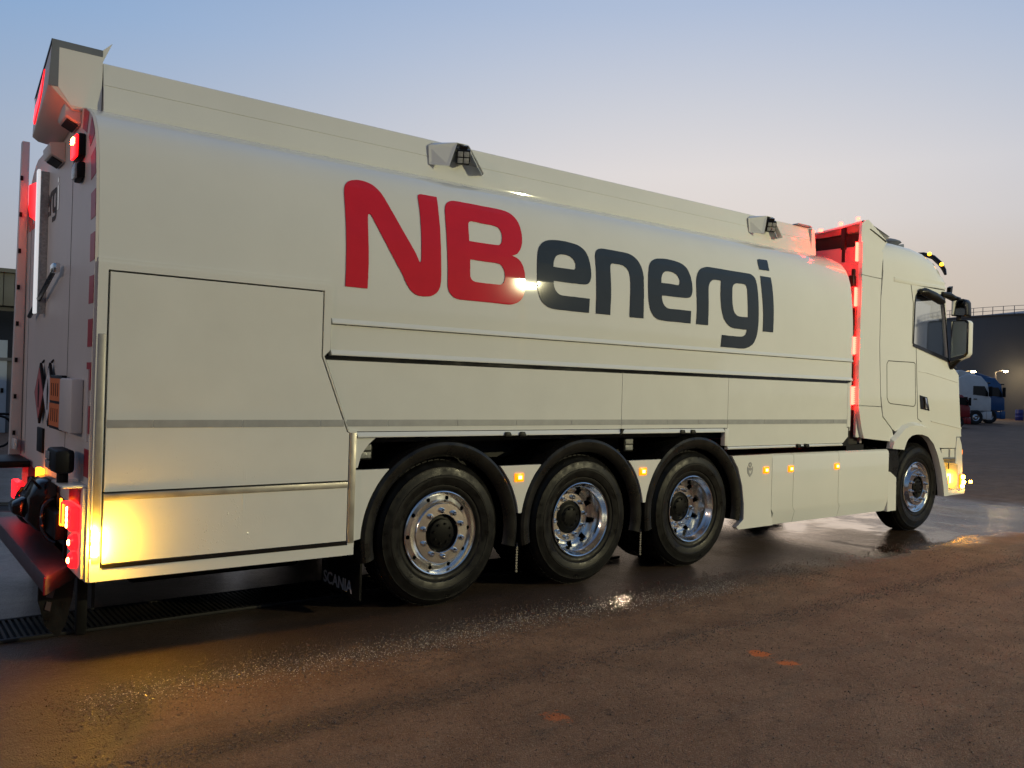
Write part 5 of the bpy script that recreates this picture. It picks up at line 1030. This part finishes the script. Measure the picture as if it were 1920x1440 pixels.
B().box(5.3, 6.4, .45, 2.1, .62, 1.04).build('engine_bay', 'black_metal', T)
# steps and bumper
plate('step_panel', [[(7.36, .842), (7.36, .952), (7.695, .948), (7.70, .838)]], .03, .06, 'cab_white', T)
B().box(7.545, 7.565, .018, .03, .845, .945).build('step_divider', 'grey_strip', T)
B().box(7.40, 7.70, .02, .16, .818, .836).build('step_tread', 'grey_trim', T, bevel=.003)
plate('step_recess', [[(7.38, .40), (7.38, .816), (7.76, .816), (7.76, .40)]], .16, .18, 'cab_white', T)
B().box(7.46, 7.60, .125, .158, .55, .66).build('step_bracket', 'black_metal', T, bevel=.01)
B().box(7.70, 7.75, .09, .13, .50, .62).build('step_fill_lamp', 'amber_core', T, bevel=.006)  # lamp added to fill the step recess with amber light
B().box(7.38, 7.80, .02, .17, .395, .425).build('step_tread', 'cab_white', T, bevel=.006)
plate('bumper_end', [[(7.46, .368), (7.46, .392), (7.86, .402), (7.93, .43), (7.90, .372)]], -.01, .16, 'cab_white', T)
plate('bumper_corner', [[(7.765, .43), (7.765, .745), (7.70, .76), (7.705, .955), (7.72, 1.09), (7.80, 1.09), (7.86, .98), (7.885, .74), (7.90, .56), (7.90, .43)]], .015, .30, 'cab_white', T)
B().box(7.86, 7.95, .30, 2.25, .37, 1.08).build('front_bumper', 'cab_white', T, bevel=.03)
B().box(7.875, 7.90, .02, .07, .87, .93).build('front_side_marker', 'amber_lens', T, bevel=.006)
am = B().box(7.80, 7.90, -.004, .014, .44, .62).build('front_indicator', 'amber_lens', T, bevel=.004)
for x, z in ((7.845, .47), (7.875, .52), (7.855, .585)):
    B().lathe([(0, -.03), (.018, -.026), (.026, -.012), (.026, 0), (0, 0)], x, z, -.004, 14, closed=False).build('bulb', 'amber_front', am)
B().tube([(7.90, -.01, .52), (7.955, -.055, .525)], .008, 6).build('feeler', 'black_metal', T)
B().box(7.945, 7.975, -.075, -.045, .51, .54).build('feeler_lamp', 'amber_front', T, bevel=.006)
# arch side reflector/lamp
B().box(7.405, 7.43, -.036, -.0305, .70, .79).build('arch_lamp', 'black_gloss', T, bevel=.002)
B().box(7.415, 7.435, -.036, -.0305, .52, .62).build('arch_marker', 'amber_lens', T, bevel=.002)

# --- roof kit: deflector fin, vent dome, light bar
plate('deflector_fin', [[(5.42, 3.292), (5.63, 3.252), (5.845, 3.232), (5.97, 3.362), (5.56, 3.556), (5.50, 3.545), (5.43, 3.50)]], .045, .075, 'cab_white', T)
B().prism([(5.585, 3.455), (5.60, 3.462), (5.96, 3.362), (5.93, 3.350)], .040, .0445).build('fin_slit', 'dark_gap', T)
rf = B()
rows = [(5.44, 3.53), (5.50, 3.545), (5.75, 3.50), (6.05, 3.43)]
ys = [(.06, 0), (.30, -.03), (.60, -.06), (1.275, -.05), (1.95, -.06), (2.25, -.03), (2.49, 0)]
vs = [(x, y, z + dz) for x, z in rows for y, dz in ys] + [(x, y, z + dz - .02) for x, z in rows for y, dz in ys]
m_ = len(ys); k_ = m_ * len(rows)
fs = [(r * m_ + i, r * m_ + i + 1, (r + 1) * m_ + i + 1, (r + 1) * m_ + i) for r in range(len(rows) - 1) for i in range(m_ - 1)]
fs += [tuple(k_ + q for q in f[::-1]) for f in fs] + [(i, i + 1, k_ + i + 1, k_ + i) for i in range(m_ - 1)]
rf.add(vs, fs).build('roof_deflector', 'cab_white', T, recalc=False)
B().box(5.66, 5.68, .12, 2.43, 3.20, 3.44).build('deflector_void', 'dark_gap', T)
for y, z0 in ((.275, 3.09), (2.27, 3.09)):
    B().box(5.43, 5.47, y - .025, y + .025, z0 + .14, 3.48).build('deflector_stay', 'black_metal', T, bevel=.004)
    B().box(5.44, 5.46, y - .015, y + .015, z0, z0 + .15).build('deflector_stay', 'black_metal', T)
dm = B()
vs_ = [(0, .0), (.0, .0)]
lathe_z([(0, .125), (.07, .122), (.13, .105), (.175, .085), (.185, .07), (.12, .03), (.09, .0)], 6.74, .50, 3.425).build('roof_dome', 'grey_trim', T)
B().prism([(6.86, 3.425), (6.86, 3.475), (7.08, 3.52), (7.10, 3.405)], .44, .62).build('roof_horn', 'grey_trim', T, bevel=.006)
lb = B().tube([(7.36, .045, 3.13), (7.385, .075, 3.19), (7.395, .13, 3.275), (7.395, .22, 3.365), (7.395, .34, 3.415), (7.40, .6, 3.43), (7.40, 1.275, 3.435), (7.40, 1.95, 3.43), (7.395, 2.33, 3.365), (7.385, 2.475, 3.19)], [.016, .026, .03, .03, .028, .028, .028, .028, .03, .02], 10).build('roof_light_bar', 'black_gloss', T)
for y, z in ((.105, 3.262), (.262, 3.408), (.75, 3.455), (1.275, 3.46), (1.8, 3.455), (2.29, 3.408)):
    B().lathe([(0, -.03), (.016, -.026), (.023, -.012), (.023, 0), (0, 0)], 0, 0, 0, 12, closed=False).xform(Matrix.Translation((7.375, y, z)) @ Matrix.Rotation(rad(-55), 4, 'Z')).build('bar_lamp', 'amber_bar', lb)
# --- red strips down the cab gap
zl = [(3.075, 3.285), (2.575, 2.785), (2.04, 2.235), (1.48, 1.685)]
for z0, z1 in zl:
    h = B().box(5.425, 5.44, .062, .085, z0 - .01, z1 + .01).build('gap_lamp', 'red_lens', T)
    B().box(5.372, 5.424, .064, .082, z0, z1).build('led_strip', 'red_led', h)
    k = z0
    while k < z1 - .01:
        B().prism([(5.390, k), (5.400, k + .008), (5.425, k + .008), (5.425, k)], .0605, .0635).build('louvre', 'red_lens', h); k += .022
    B().box(5.402, 5.424, YL - .082, YL - .064, z0, z1).build('led_strip', 'red_led', h)
for y, z in ((.09, 3.535), (.30, 3.505), (1.275, 3.485), (2.25, 3.505), (2.46, 3.535)):
    B().lathe([(0, -.025), (.015, -.022), (.022, -.01), (.022, 0), (0, 0)], 0, 0, 0, 14, closed=False).xform(Matrix.Translation((5.43, y, z + .02)) @ Matrix.Rotation(rad(-90), 4, 'Z')).build('deflector_lamp', 'red_core', T)
B().box(5.195, 5.225, .395, .435, 3.42, 3.45).build('coaming_lamp', 'red_core', T, bevel=.005)
B().box(5.205, 5.225, YL - .52, YL - .47, 3.42, 3.45).build('coaming_lamp', 'red_core', T, bevel=.005)
# brackets and pipes in the gap
B().box(5.36, 5.42, .09, .15, 2.80, 2.92).build('gap_bracket', 'black_metal', T, bevel=.006)
B().box(5.37, 5.40, .09, .12, 2.88, 2.99).build('gap_bracket', 'black_metal', T)
B().box(5.33, 5.40, .10, .16, 2.0, 2.05).build('gap_bracket', 'black_metal', T)
B().box(5.40, 5.43, .10, .13, 1.70, 2.02).box(5.40, 5.43, .10, .13, 2.25, 2.56).build('gap_duct', 'black_metal', T)
B().box(5.25, 5.60, .05, 2.48, .98, 1.04).build('gap_floor', 'black_metal', T)
B().box(5.24, 5.58, .12, .5, 1.04, 1.42).build('gap_lower_box', 'dark_gap', T)
